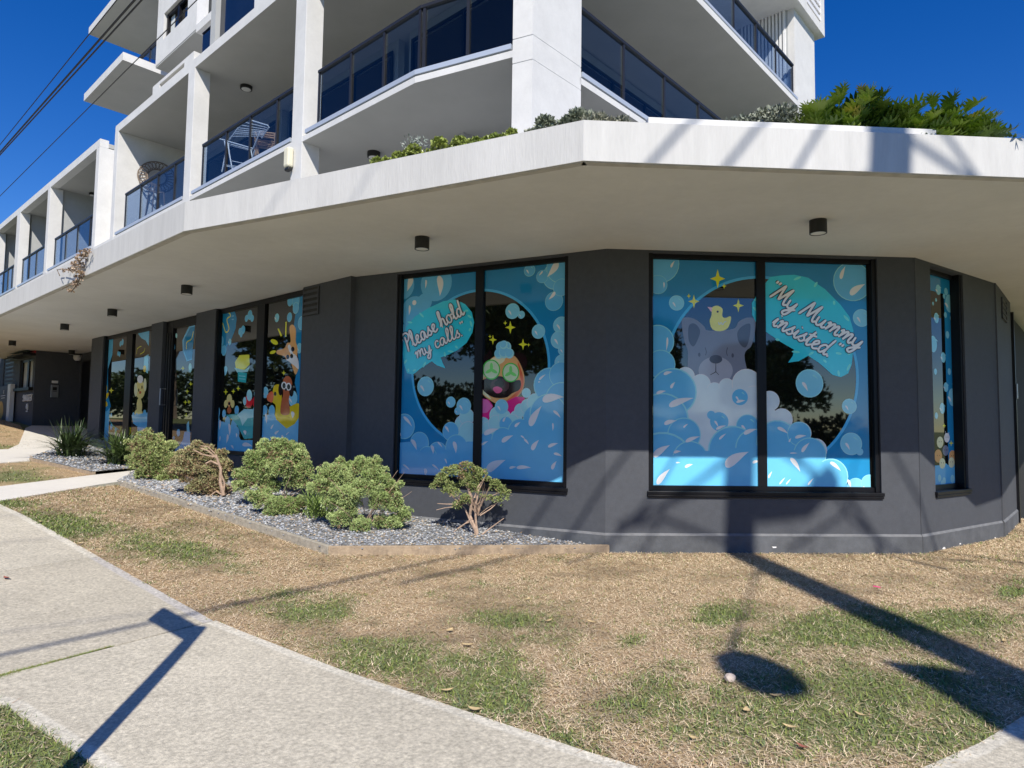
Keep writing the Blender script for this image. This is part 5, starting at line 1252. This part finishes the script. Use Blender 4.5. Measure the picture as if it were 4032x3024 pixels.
def philo(F, u0, u1, v, n, h, label, seed):
    R = random.Random(seed); p0 = F.p((u0 + u1) / 2, v, ZT); o = empty('philodendron', p0, label, 'plant', 'glossy lobed leaf plants on the canopy'); b = MB(); 
    for i in range(n):
        u = R.uniform(u0, u1); e = math.sin(math.pi * min(.97, max(.03, (u - u0) / (u1 - u0)))) ** .6
        st = F.p(u, v + R.uniform(-.16, .25), ZT + R.uniform(.0, .06)); hh = h * e * R.uniform(.1, .9) + .03
        a = R.uniform(0, 6.28); rr = R.uniform(.04, .2); tip = Vector((st[0] + rr * math.cos(a), st[1] + rr * math.sin(a), st[2] + hh))
        t0 = R.random(); cc = tuple(x * (1 - t0) + y * t0 for x, y in zip((.07, .14, .02), (.32, .44, .06)))
        if R.random() < .06: cc = (.5, .42, .10)
        out = Vector((math.cos(a), math.sin(a), R.uniform(-.3, .9))).normalized(); up = Vector((0, 0, 1)); sd_ = out.cross(up).normalized(); nr = sd_.cross(out).normalized(); L = R.uniform(.11, .18)
        for j in range(6):
            q = j / 5; c_ = tip + out * L * q - nr * .06 * q * q; wl = .55 * L * math.sin(math.pi * (q * .8 + .14)) * R.uniform(.8, 1.1)
            for s_ in (-1, 1):
                k = len(b.v); w1_ = out * L * .11; a1 = c_ + out * L * (.12 + .3 * q) + sd_ * s_ * wl + nr * wl * .25; md = c_ * .45 + a1 * .55
                b.v += [tuple(c_ - w1_), tuple(md - w1_ * .9), tuple(a1), tuple(md + w1_ * .9), tuple(c_ + w1_)]; b.f.append((k, k + 1, k + 2, k + 3, k + 4)); b.m.append(b.mi('gloss_leaf')); b.cols += [cc] * 5
        k = len(b.v); b.v += [tuple(Vector(st) + sd_ * .004), tuple(Vector(st) - sd_ * .004), tuple(tip - sd_ * .003), tuple(tip + sd_ * .003)]; b.f.append((k, k + 1, k + 2, k + 3)); b.m.append(b.mi('gloss_leaf')); b.cols += [cc] * 4
    b.build('foliage', o); return o
F = FFc
up0, up1 = F.hit(3150, 480, .3)[0], F.hit(3600, 500, .3)[0]; up2 = F.hit(3900, 530, .3)[0]
philo(F, up0 + .08, up1 + .05, .48, 860, .44, 'taller glossy lobed leaf plant on the canopy nearest the white end wall', 1)
philo(F, up1 - .05, up2, .48, 700, .33, 'lower glossy lobed leaf plant on the canopy at the far right', 2)
# dead creeper hanging over the fascia on the left
uu, z0 = FLc.hit(330, 1000); o = empty('dead_creeper', FLc.p(uu, 0, ZT), 'dead brown creeper hanging over the canopy edge on the left', 'plant')
cs = []
for px, py, r in ((345, 990, 9), (325, 1000, 12), (318, 1020, 13), (310, 1040, 13), (308, 1060, 12), (315, 1080, 11), (312, 1095, 10), (290, 1040, 8), (275, 1065, 8), (258, 1062, 6), (300, 1115, 9), (290, 1130, 8), (280, 1145, 6), (268, 1140, 5), (300, 1125, 7)):
    u, z = FLc.hit(px, py, -.08); p = FLc.p(u, -.08, z); cs.append((*p, r / FPX * 11.5))
leafcloud(cs, 380, .036, (.20, .13, .10), (.50, .40, .30), o, 'foliage', 'foliage', up=-.4, seed=5, dead=.3, spray=2, aspect=.6)
c = MB()
for pts in ([(345, 992), (315, 1030), (315, 1080), (300, 1110), (245, 1138)], [(315, 1090), (305, 1120), (280, 1150)], [(310, 1050), (275, 1065), (245, 1058)], [(240, 1060), (225, 1062), (235, 1085)]):
    c.tube([FLc.p(FLc.hit(x, y, -.08)[0], -.08, FLc.hit(x, y, -.08)[1]) for x, y in pts], .008, 'bark', 5)
c.build('stem', o)

# ================================================================== FITTINGS AND THINGS ON THE BUILDING
def downlight(px, py, label, z=ZS, r=.062, h=.10):
    p = atz(px, py, z); return p
protos = None
DL = [(912, 513, 'black drum downlight under the canopy left of the pug window'), (1767, 476, 'black drum downlight under the canopy above the speech bubble window'), (404, 617, 'black drum downlight above the door end of the long shop wall'), (243, 668, 'black drum downlight between the puppy window and the canopy edge'), (140, 700, 'black drum downlight in front of the entrance corner'), (27, 736, 'farthest left black drum downlight near the picture edge'), (155, 756.5, 'black drum downlight inside the entrance recess')]
for i, (x, y, lb) in enumerate(DL):
    p = atz(x * 4032 / 2212, y * 4032 / 2212, ZS)
    if protos is None:
        protos = empty('downlight', (p[0], p[1], ZS), lb, 'ceiling light', 'drum downlights under the canopy')
        c = MB(); c.lathe((p[0], p[1], ZS), [(.085, .0), (.085, -.14), (.074, -.14), (.074, -.125)][::-1], 'black_plastic', 28); c.build('lamp_housing', protos)
        c = MB(); c.lathe((p[0], p[1], ZS), [(.073, -.128), (.073, -.136)][::-1], 'lamp_lens', 24); c.build('lamp_lens', protos)
    else:
        d = copy_tree(protos); d.location = (p[0], p[1], ZS + H); d['label'] = lb
def disc(px, py, z, label, r=.16, h=.07):
    p = atz(px, py, z); o = empty('ceiling_light', (p[0], p[1], z), label, 'ceiling light')
    c = MB(); c.lathe((p[0], p[1], z), [(r * .8, -h), (r, -h), (r, 0)], 'black_plastic', 28); c.build('lamp_housing', o)
    c = MB(); c.lathe((p[0], p[1], z), [(r * .7, -h - .012), (r * .79, -h - .004)], 'lamp_lens', 28); c.build('lamp_lens', o)
disc(970, 340, 7.58, 'round black rimmed light on the ceiling above the drying rack', .13, .07)
disc(1472, 600, 4.66, 'black light under the balcony slab above the trailing succulent', .11, .09)
disc(364, 762, 7.6, 'small dark light on the balcony ceiling of the left wing, nearest the thick wall', .1, .06)
disc(173, 894, 7.6, 'small dark light on the ceiling of the second left wing balcony', .1, .06)
# wall lamp on the pier
pu, pz = UL.hit(1152, 650, -.1)
o = empty('wall_lamp', UL.p(-3.26, -.1, pz), 'cream wall lamp box fixed to the pier beside the drying rack balcony', 'wall lamp')
c = MB(); c.box(UL, -3.30, -3.14, -.12, -.01, pz + .02, pz + .36, 'beige_plastic'); c.build('lamp_shade', o, bevel=.03)
c = MB(); c.box(UL, -3.285, -3.155, -.105, -.02, pz - .04, pz + .019, 'black_plastic'); c.build('lamp_base', o, bevel=.02)
# drying rack behind the glass
def rk(px, py, v): u, z = UL.hit(672 + px / 3.2917, 300 + py / 3.2917, v); return UL.p(u, v, z)
o = empty('drying_rack', rk(740, 1200, .55), 'white wire clothes drying rack unfolded behind the balcony glass', 'drying rack')
c = MB()
for pts in ([(575, 800), (700, 830), (760, 850), (1070, 940), (1160, 720)], [(760, 820), (960, 560), (1000, 560), (1260, 640), (1275, 660), (1180, 800)], ):
    c.tube([rk(x, y, .55) for x, y in pts], .016, 'white_paint', 6)
for t_ in (.12, .28, .42, .52, .62, .72, .85):
    a = (760 + 200 * (1 - t_), 820 - 260 * (1 - t_)); b_ = (1180 + 80 * (1 - t_), 800 - 150 * (1 - t_)); c.tube([rk(*a, .56), rk(*b_, .56)], .008, 'white_paint', 5)
for t_ in (.3, .6): c.tube([rk(720 + 20 * t_, 850 + 60 * t_, .6), rk(1070 - 30 * t_, 945 + 40 * t_, .6)], .008, 'white_paint', 5)
c.build('rack_frame', o)
for pts in ([(700, 840), (720, 960), (665, 1240)], [(740, 840), (760, 1000), (800, 1210)], [(1040, 950), (1060, 1060), (1090, 960)]):
    c = MB(); c.tube([rk(x, y, .55) for x, y in pts], .014, 'white_paint', 6); c.build('leg', o)
c = MB()
for a, b_ in (((690, 1150), (860, 1170)), ((800, 1100), (940, 1130)), ((690, 1165), (840, 1185))): c.tube([rk(*a, .5), rk(*b_, .5)], .009, 'white_paint', 5)
c.build('cross_bar', o)
# slatted wooden chair
o = empty('folding_chair', rk(1240, 940, .7), 'slatted light wood folding chair next to the drying rack', 'chair')
def seg(b, p, q, w_, m='wood_chair', v=.7): b.tube([rk(*p, v), rk(*q, v)], w_, m, 4)
for pts in ([(1100, 730), (1100, 1030)], [(1130, 860), (1125, 1010)], [(1355, 740), (1368, 900)]):
    c = MB(); seg(c, pts[0], pts[1], .03); c.build('leg', o)
c = MB()
for y in (725, 755, 785): seg(c, (1140 + (y - 725) * .5, y), (1345, y + 22), .02)
c.build('backrest', o)
c = MB()
for y in (825, 850, 872, 895, 918): seg(c, (1130, y - 2), (1355 - (y - 825) * .4, y + 28), .018, v=.72)
c.build('seat', o)
# round wicker chair
cu, cz = UL.hit(618, 698, .9); o = empty('wicker_chair', UL.p(cu, .9, S1T), 'round looped wicker lounge chair behind the glass of the leftmost main balcony', 'chair')
Rw = .45; c = MB(); 
_wc = UL.p(cu, .9, cz); WF = Fr(_wc[:2], 62.)
def wp(a, r, dv=0.): return WF.p(r * math.cos(a), r * .2 * math.sin(a), cz + r * math.sin(a))
for r in (Rw, Rw * .5): c.tube([wp(a, r) for a in np.linspace(0, 2 * math.pi, 41)], .018, 'wicker', 6, cap=False)
for i in range(26):
    a0 = 2 * math.pi * i / 26; c.tube([wp(a0 + .26 * math.sin(t_ ) , Rw * (.52 + .47 * (1 - math.cos(t_)) / 2)) for t_ in np.linspace(0, 2 * math.pi, 13)], .012, 'wicker', 5, cap=False)
c.build('backrest', o)
c = MB(); c.lathe(UL.p(cu - .4, .75, S1T + .22), [(.1, -.1), (.34, -.07), (.38, 0), (.34, .08), (.1, .1)], 'cushion', 24); c.build('cushion', o, smooth=True)
c = MB()
for du, dv in ((-.3, -.2), (.3, -.2), (-.3, .2), (.3, .2)): c.tube([UL.p(cu + du, .9 + dv, S1T), UL.p(cu + du * .6, .9 + dv * .6, cz - .35)], .016, 'wicker', 5)
c.build('leg', o)
# entrance fittings
o = empty('intercom', ER.p(.55, -.02, .69), 'steel intercom panel with a small black keypad in the dark entrance', 'intercom')
c = MB(); c.box(ER, .44, .65, -.05, -.001, .69, 1.09, 'steel'); c.build('panel', o, bevel=.008)
c = MB(); c.box(ER, .49, .60, -.058, -.051, .92, 1.02, 'black_plastic'); c.box(ER, .49, .60, -.058, -.051, .88, .90, 'black_plastic'); c.build('keypad', o)
c = MB(); c.box(ER, .46, .63, -.03, -.001, 1.15, 1.23, 'light_letter'); tag(c.build('notice_plate', bevel=.005), 'small pale notice plate above the intercom', 'plate')
p = atz(1008 / 3.3175, 1330 + 215 / 3.3175, ZS); o = empty('dome_camera', (p[0], p[1], ZS - .15), 'white dome security camera in the entrance recess', 'security camera')
cc = ER.p(1.12, -.08, 2.0)
c = MB(); c.lathe((cc[0], cc[1], cc[2]), [(.02, -.10), (.09, -.06), (.12, 0), (.12, .1)], 'white_paint', 20); c.build('camera_body', o, smooth=True)
c = MB(); c.lathe((cc[0], cc[1] - .0, cc[2]), [(.005, -.125), (.05, -.095), (.055, -.085)], 'black_plastic', 16); c.build('camera_lens', o)
# SUNSET and 9
txc = MB()
LET = {'S': [[(1, .85), (.7, 1), (.2, .95), (.05, .72), (.35, .53), (.8, .42), (.95, .2), (.7, .02), (.2, 0), (0, .15)]], 'U': [[(0, 1), (0, .3), (.2, .03), (.7, .03), (.95, .3), (.95, 1)]], 'N': [[(0, 0), (0, 1), (.95, 0), (.95, 1)]], 'E': [[(.95, 1), (0, 1), (0, 0), (.95, 0)], [(0, .5), (.8, .5)]], 'T': [[(0, 1), (1, 1)], [(.5, 1), (.5, 0)]], '9': [[(.9, .62), (.6, .42), (.2, .46), (.05, .72), (.25, .97), (.7, .98), (.92, .72), (.85, .3), (.6, .02), (.15, .04)]]}
def letters(F, txt, u0, z0, wd, hh, r, v, m, name, parent):
    c = MB(); st = wd / len(txt)
    for i, ch in enumerate(txt):
        for q in LET[ch]: c.tube([F.p(u0 + st * (i + .72 * x), v, z0 + hh * y) for x, y in q], r, m, 5)
    return c.build(name, parent)
so = empty('building_name', EL.p(-.6, -.02, .56), 'pale raised letters SUNSET on the dark entrance wall', 'sign')
letters(EL, 'SUNSET', -1.16, .57, 1.16, .19, .024, -.03, 'light_letter', 'lettering', so)
so = empty('house_number', EL.p(-.6, -.02, .22), 'pale raised house number 9 under the building name', 'sign')
letters(EL, '9', -.66, .22, .22, .24, .026, -.03, 'light_letter', 'digit', so)
hb = lambda px, py: EL.hit(px, py, -.12)
bu1, bz1 = hb(38, 1517); bu0 = hb(-40, 1517)[0]; bz0 = hb(30, 1692)[1]; du, dz1 = hb(11, 1579); _, dz0 = hb(6, 1652)
o = empty('hoarding_sign', EL.p(bu0, -.12, -.8), 'dark sign board with a gold round mark on a white post', 'sign')
c = MB(); c.box(EL, bu0, bu1, -.12, -.08, bz0, bz1, 'board_purple'); c.build('sign_board', o)
c = MB(); c.box(EL, bu1 + .003, hb(49, 1517)[0], -.17, -.05, -1.05, bz1 + .03, 'white_paint'); c.build('post', o)
c = MB(); pts = [EL.p(du - .25 + .42 * math.cos(t_), -.125, (dz0 + dz1) / 2 + (dz1 - dz0) / 2 * math.sin(t_)) for t_ in np.linspace(0, 2 * math.pi, 28, endpoint=False)]; c.poly(pts, 'board_gold'); c.build('round_mark', o)
c = MB()
for q in ([(du + .1, dz1 + .38), (du + .1, dz1 + .26)], [(du - .3, dz1 + .18), (du + .35, dz1 + .19)], [(du - .2, dz1 + .1), (du + .3, dz1 + .11)]): c.tube([EL.p(a, -.128, z) for a, z in q], .012, 'light_letter', 4)
c.build('small_print', o)
# green beside the right end: dark post and the bit of shrub behind
c = MB(); c.box(WY, 1.951, 2.02, -.04, .06, -1.62, 2.0, 'black_frame'); c.box(WY, 1.955, 2.02, -.06, -.041, .55, .8, 'steel')
tag(c.build('gate_post', bevel=.004), 'black steel gate post with a bright hinge at the right end of the wall', 'post')
c = MB()
for i in range(46): c.box(WY, 2.05 + i * .12, 2.16 + i * .12, .0, .03, -1.6, 1.95, 'rubber')
c.box(WY, 2.05, 7.8, .031, .06, -1.6, 1.95, 'rubber'); tag(c.build('side_gate'), 'dark slatted side gate beyond the gate post', 'gate')

# ================================================================== THINGS ON THE GROUND
LV = [(25, 2286, .085, 'red_leaf', 'curled red brown leaf lying on the path at the left edge'), (1065, 2426, .045, 'dry_leaf', 'orange yellow leaf on the grass beside the path'), (3955, 2537, .07, 'dry_leaf', 'large orange dry leaf at the right of the lawn'), (2940, 2815, .055, 'dry_leaf', 'orange leaf on the lawn below the round shadow'), (2177, 2348, .035, 'dry_leaf', 'small orange leaf in the middle of the straw lawn'), (3160, 2960, .06, 'red_leaf', 'thin curved orange leaf near the bottom of the lawn')]
def leaf(px, py, L, m, label, group=None, nm='fallen_leaf'):
    g_ = ghit(px, py); R = random.Random(px * 7 + py); a = R.uniform(0, 3.14); c = MB(); ups = .022 if m != 'red_leaf' or px > 100 else .022; w_ = R.uniform(.15, .32)
    n = 6; top = []
    for i in range(n + 1):
        q = i / n - .5; h_ = ups + .008 * (q * 2) ** 2; ww = L * w_ * math.cos(q * math.pi) + .001
        x, y = g_[0] + L * q * math.cos(a), g_[1] + L * q * math.sin(a); top.append(((x - ww * math.sin(a), y + ww * math.cos(a), g_[2] + h_ + .004), (x, y, g_[2] + h_), (x + ww * math.sin(a), y - ww * math.cos(a), g_[2] + h_ + .004)))
    for i in range(n):
        for j in (0, 1): c.poly([top[i][j], top[i][j + 1], top[i + 1][j + 1], top[i + 1][j]], m)
    o = c.build(nm, origin=g_); return tag(o, label, 'leaf', group)
for q in LV: leaf(*q)
R = random.Random(5)
for px, py in ((1760, 2734), (1870, 2810), (1770, 2495), (1840, 2552), (2160, 2456), (2330, 2460), (3290, 2552), (3390, 2832), (310, 2148), (395, 2172), (160, 2062), (1190, 2382), (640, 2095), (150, 2009), (3055, 2755), (3110, 2880), (2730, 2925), (590, 2180), (860, 2115), (2080, 2370)):
    leaf(px, py, R.uniform(.05, .085), 'dry_leaf', 'small pale dry leaf strip scattered on the lawn', 'pale dry leaf strips on the lawn')
g_ = ghit(2874, 2690); bm = bmesh.new(); bmesh.ops.create_icosphere(bm, subdivisions=2, radius=.035)
for v_ in bm.verts: v_.co *= 1 + R.uniform(-.12, .12); v_.co.z *= .7
me = bpy.data.meshes.new('stone'); bm.to_mesh(me); bm.free(); me.materials.append(MATS['stone']); o = bpy.data.objects.new('stone', me); col.objects.link(o); o.location = (g_[0], g_[1], g_[2] + H + .03); tag(o, 'round brownish stone on the lawn beside the round shadow', 'stone')
c = MB(); g_ = ghit(3452, 2320); c.tube([(g_[0] - .035, g_[1], g_[2] + .03), (g_[0] + .03, g_[1] - .01, g_[2] + .02)], .004, 'film_magenta', 6); tag(c.build('plastic_scrap'), 'small magenta plastic scrap on the straw lawn', 'litter')

# ================================================================== OVERHEAD WIRES, POLE AND SIGN (they throw the shadows)
def onray(px, py, d): r = ray(px, py); r = r / np.linalg.norm(r); return r * d
def wire(p0, p1, d0, d1, r, label, ext0=1.6, ext1=1.4):
    a, b_ = onray(*p0, d0), onray(*p1, d1); A0 = a + (a - b_) * (ext0 - 1); B0 = b_ + (b_ - a) * (ext1 - 1)
    c = MB(); n = 24; pts = [A0 + (B0 - A0) * i / n for i in range(n + 1)]; c.tube(pts, r, 'dark_wire', 6)
    return tag(c.build('power_line'), label, 'wire', 'overhead wires')
s_ = 4032 / 2212
wire((0, 600), (530, 0), 15, 9, .0125, 'thick twisted overhead cable crossing the top left corner, lowest pair'); wire((0, 610), (558, 0), 15.2, 9.1, .010, 'second strand of the thick overhead cable crossing the top left')
wire((0, 570), (460, 0), 16, 10, .0065, 'thin overhead wire running above and left of the thick cable'); wire((0, 772), (775, 0), 16, 9, .006, 'thin overhead wire passing in front of the white slabs')
PB = (3.62, -3.0)
o = empty('utility_pole', (PB[0], PB[1], -1.5), 'tall timber utility pole behind the viewer', 'utility pole')
lean = .055
pp = lambda h, dx=0, dy=0: (PB[0] + lean * h + dx, PB[1] + dy, -1.5 + h)
c = MB(); c.tube([pp(-.3), pp(5), pp(10), pp(17.5)], [.225, .21, .195, .17], 'pole_wood', 14); c.build('pole', o)
c = MB(); c.tube([pp(16.6, -1.3), pp(16.8, 1.3)], .07, 'pole_wood', 8); c.build('crossarm', o)
c = MB()
for h in (16.8,): 
    for t_ in (-1.0, .2, 1.0): c.lathe(pp(h, t_, .1), [(.05, 0), (.08, .05), (.05, .1), (.08, .15), (.03, .2)], 'white_paint', 10)
c.build('insulator', o)
c = MB(); c.tube([pp(11.0, -.5, .1), pp(10.4, -1.5, .2), pp(10.6, -.9, .1), pp(10.2, .2, .15)], .03, 'dark_wire', 6); c.tube([pp(10.8, .2, .1), pp(10.9, .8, .1), pp(11.3, 1.15, .1)], .14, 'dark_wire', 8); c.tube([pp(11.6, -.1), pp(10.9, -.9), pp(10.2, -1.2)], .025, 'dark_wire', 6); c.tube([pp(11.9, .1), pp(11.3, 1.2), pp(10.6, 1.7), pp(9.6, 1.9)], .03, 'dark_wire', 6); c.tube([pp(12.6, .2), pp(11.8, 1.5), pp(10.9, 1.3), pp(10.4, .6)], .022, 'dark_wire', 6)
c.build('cable_joint', o)
c = MB()
for q in (((14, -.1), (6.5, -6.4)), ((13.4, -.1), (8.6, -3.9)), ((12.9, -.1), (9.6, -2.2)), ((12.4, .1), (10, 2.6)), ((14.5, .1), (8, 4.6))):
    p0_, p1_ = pp(q[0][0], q[0][1]), pp(q[1][0], q[1][1]); md = tuple((a + b_) / 2 - (.35 if i == 2 else 0) for i, (a, b_) in enumerate(zip(p0_, p1_))); c.tube([p0_, md, p1_], .023, 'dark_wire', 6)
c.build('service_cable', o)
# street lamp arm and head
def back_to(g_, y): k_ = (g_[1] - y) / SUND.y; return (g_[0] - SUND.x * k_, y, gz(*g_[:2]) - SUND.z * k_)
gl_ = ghit(2955, 2632); hh_ = 6.6; ly = PB[1] + .3
hx = gl_[0] - SUND.x / SUND.y * (gl_[1] - ly) ; hz = gz(*gl_[:2]) + (gl_[1] - ly) * (-SUND.z / SUND.y)
o = empty('street_lamp', (PB[0], PB[1], -1.5 + 9.), 'street lamp on a bracket from the utility pole', 'street lamp')
c = MB(); kx = back_to(ghit(2985, 2235), ly); c.tube([pp(11.5), ((pp(11)[0] + kx[0]) / 2, ly, (pp(11)[2] + kx[2]) / 2 + .3), kx, (hx + .02, ly, hz + .3)], .028, 'steel', 8); c.build('bracket', o)
c = MB(); c.lathe((hx, ly, hz), [(.08, -.34), (.20, -.25), (.235, -.06), (.19, .10), (.05, .24)], 'steel', 18); c.build('lamp_head', o, smooth=True)
# unseen plate, shaped back from the wedge of shadow it throws
a_, b_ = ghit(3520, 2640), ghit(4032, 2830)
p1, p2, p3 = back_to(ghit(3480, 2618), -2.7), back_to(ghit(4150, 2790), -2.7), back_to(ghit(3980, 2920), -2.7)
c = MB(); pl = [p1, back_to(ghit(3800, 2660), -2.7), back_to(ghit(4100, 2760), -2.7), back_to(ghit(4300, 2960), -2.7), back_to(ghit(4032, 2935), -2.7), back_to(ghit(3900, 2870), -2.7), back_to(ghit(3700, 2740), -2.7)]
n0 = len(pl)
for dy in (0, .08): c.v += [(x, y + dy, z) for x, y, z in pl]
c.f += [tuple(range(n0)), tuple(range(2 * n0 - 1, n0 - 1, -1))] + [(i, i + n0, (i + 1) % n0 + n0, (i + 1) % n0) for i in range(n0)]; c.m += [c.mi('steel')] * (n0 + 2)
tag(c.build('shadow_plate'), 'tapered steel plate added out of view to throw the wedge shadow', 'shield')
# street name sign throwing its shadow on the path
o = empty('street_sign', (-1.70, 1.98, -1.5), 'street name sign on a thin square post beside the viewer', 'street sign')
tb = back_to(ghit(790, 2478), 1.98)
c = MB(); c.tube([(-1.70, 1.98, -1.55), (tb[0], 1.98, tb[2])], .045, 'steel', 10); c.build('post', o)
c = MB(); Fs = Fr((tb[0], 1.98), 311.); c.box(Fs, .02, .62, -.012, .012, tb[2] - .25, tb[2] + .01, 'steel'); c.build('name_plate', o, bevel=.004)

# ================================================================== ACROSS THE STREET (mirrored in the glass)
def tree(x, y, h, r, label, seed, n=5200, ca=(.05, .08, .02), cb=(.16, .22, .06)):
    z = gz(x, y); o = empty('street_tree', (x, y, z), label, 'tree', 'trees across the street'); R = random.Random(seed); c = MB()
    c.tube([(x, y, z - .1), (x + .1, y, z + h * .25), (x - .05, y + .1, z + h * .5)], [r * .09, r * .07, r * .05], 'bark', 10); cs = []
    for i in range(9):
        a = i * 2.4; rr = r * R.uniform(.25, .7); zz_ = z + h * R.uniform(.45, .85); e = (x + rr * math.cos(a), y + rr * math.sin(a), zz_); c.tube([(x, y, z + h * .35), (x + rr * .4 * math.cos(a), y + rr * .4 * math.sin(a), z + h * .55), e], [r * .04, r * .03, r * .01], 'bark', 6); cs.append((*e, r * R.uniform(.3, .48)))
    c.build('trunk', o); leafcloud(cs, n, r * .085, ca, cb, o, 'crown', seed=seed, shell=.3, spray=2, aspect=.6)
tree(-17.5, 13.5, 6.5, 2.6, 'broad street tree across the side street, nearest the shops', 1)
tree(-23.5, 20.5, 7.5, 3.2, 'tall street tree farther along the side street', 2)
tree(10, -19, 7, 3.2, 'large tree across the road behind the viewer, on the right', 3)
tree(17, -19, 6.5, 3.2, 'spreading tree across the road, farthest right', 4)
tree(-6, -26, 6, 3., 'darker tree across the road behind the viewer', 5)
tree(11.5, 20.5, 6, 2.2, 'green tree behind the right end of the building', 6, 3000)
def car(x, y, az, label):
    o = empty('parked_car', (x, y, gz(x, y)), label, 'car', 'cars parked across the street'); F = Fr((x, y), az); z = gz(x, y)
    prof = [(-2.1, .35), (-2.15, .75), (-1.9, .95), (-1.1, 1.02), (-.5, 1.42), (.7, 1.45), (1.5, 1.02), (2.05, .95), (2.12, .6), (2.05, .32)]
    b = MB()
    for s_ in (0,):
        n = len(prof); b.v += [F.p(u, -.85 if zz_ < 1.1 else -.66, z + zz_) for u, zz_ in prof] + [F.p(u, .85 if zz_ < 1.1 else .66, z + zz_) for u, zz_ in prof]
        b.f += [tuple(range(n)), tuple(range(2 * n - 1, n - 1, -1))] + [(i, (i + 1) % n, (i + 1) % n + n, i + n) for i in range(n)]; b.m += [b.mi('car_white')] * (n + 2)
    b.build('car_body', o, bevel=.05)
    b = MB()
    for s_ in (-1, 1): b.poly([F.p(-.95, s_ * .80, z + 1.06), F.p(-.45, s_ * .71, z + 1.36), F.p(.65, s_ * .71, z + 1.38), F.p(1.3, s_ * .80, z + 1.06)], 'shop_glass')
    b.build('side_window', o)
    for u in (-1.35, 1.35):
        for s_ in (-1, 1):
            c = MB(); c.tube([F.p(u, s_ * .72, z + .33), F.p(u, s_ * .88, z + .33)], .33, 'rubber', 20); wh = c.build('wheel', o)
            c = MB(); c.tube([F.p(u, s_ * .875, z + .33), F.p(u, s_ * .89, z + .33)], .2, 'steel', 14); c.build('rim', wh)
car(-14.2, 11.0, 132, 'white car parked across the side street, seen mirrored in the shop glass'); car(-9.5, -8, 90, 'white car parked on the road behind the viewer')
tree(-17, -4, 8, 3.4, 'unseen tree added on the left to darken the pug window reflection', 7)  # added so the pug window mirrors dark leaves instead of sky
def house(x, y, wd, dp, h, az, label):
    o = empty('house', (x, y, gz(x, y)), label, 'house', 'houses across the street'); F = Fr((x, y), az); z = gz(x, y); b = MB(); b.box(F, -wd / 2, wd / 2, 0, dp, z - .5, z + h, 'house_wall'); b.build('wall', o)
    b = MB(); e = .5; b.v += [F.p(-wd / 2 - e, -e, z + h + .01), F.p(wd / 2 + e, -e, z + h + .01), F.p(wd / 2 + e, dp + e, z + h + .01), F.p(-wd / 2 - e, dp + e, z + h + .01), F.p(-wd / 4, dp / 2, z + h + 2), F.p(wd / 4, dp / 2, z + h + 2)]
    b.f += [(0, 1, 5, 4), (1, 2, 5), (2, 3, 4, 5), (3, 0, 4), (3, 2, 1, 0)]; b.m += [b.mi('roof_tile')] * 5; b.build('roof', o)
    for i in (-1, 0, 1):
        b = MB(); b.box(F, i * wd / 3.4 - .7, i * wd / 3.4 + .7, -.04, -.001, z + 1, z + 2.3, 'shop_glass'); b.build('window', o)
house(-34, 12, 12, 9, 4, 222, 'cream house with a tiled roof across the side street'); house(-2, -40, 14, 9, 3.2, 90, 'wide cream house across the road behind the viewer')
def wire3(a, b_, r, label):
    c = MB(); n = 18; a = np.array(a, float); b_ = np.array(b_, float)
    pts = [a + (b_ - a) * i / n - np.array([0, 0, .9 * 4 * (i / n) * (1 - i / n)]) for i in range(n + 1)]
    c.tube(pts, r, 'dark_wire', 6); return tag(c.build('power_line'), label, 'wire', 'overhead wires')
for i, (dx, z1, x2, y2, z2) in enumerate(((-1.0, 15.2, -20, -14, 9.5), (-.4, 15.2, -17, -16, 9), (.5, 15.2, 24, -12, 9.), (1.1, 15.2, 27, -10, 9.5), (0, 10.2, -15, -10, 5.5), (0, 10.0, 16, -9, 5.2))):
    p = pp(z1 + 1.4, dx); wire3(p, (x2, y2, z2), .008 if i < 4 else .007, 'overhead wire behind the viewer running %s from the utility pole, strand at height %d' % ('left' if x2 < 0 else 'right', i + 1) if 0 else ['overhead wire behind the viewer, outermost strand to the left', 'overhead wire behind the viewer, inner strand to the left', 'overhead wire behind the viewer, inner strand to the right', 'overhead wire behind the viewer, outermost strand to the right', 'low service cable behind the viewer, to the left', 'low service cable behind the viewer, to the right'][i])
def hedge(pts, h, label, seed):  # added leaf rows that keep the bright horizon out of the glass
    o = empty('hedge', (pts[0][0], pts[0][1], gz(*pts[0])), label, 'hedge', 'hedges across the street'); cs = []; R = random.Random(seed)
    for a, b_ in zip(pts[:-1], pts[1:]):
        L = math.dist(a, b_); 
        for i in range(int(L / .9)):
            t_ = i * .9 / L; x, y = a[0] + (b_[0] - a[0]) * t_, a[1] + (b_[1] - a[1]) * t_; z = gz(x, y)
            for k in range(int(h / .8)): cs.append((x + R.uniform(-.3, .3), y + R.uniform(-.3, .3), z + .5 + k * .8 + R.uniform(-.2, .2), R.uniform(.6, .95)))
    leafcloud(cs, len(cs) * 75, .26, (.03, .05, .015), (.10, .14, .04), o, 'foliage', seed=seed, shell=.5, spray=2, aspect=.7)
hedge([(-30, -15), (-8, -16), (20, -15)], 2.0, 'unseen dark hedge added across the road to cover the mirrored horizon', 1)
hedge([(-30, -14), (-20, 0), (-25, 12), (-34, 24), (-60, 54)], 3.0, 'unseen dark hedge added along the side street to cover the mirrored horizon', 2)
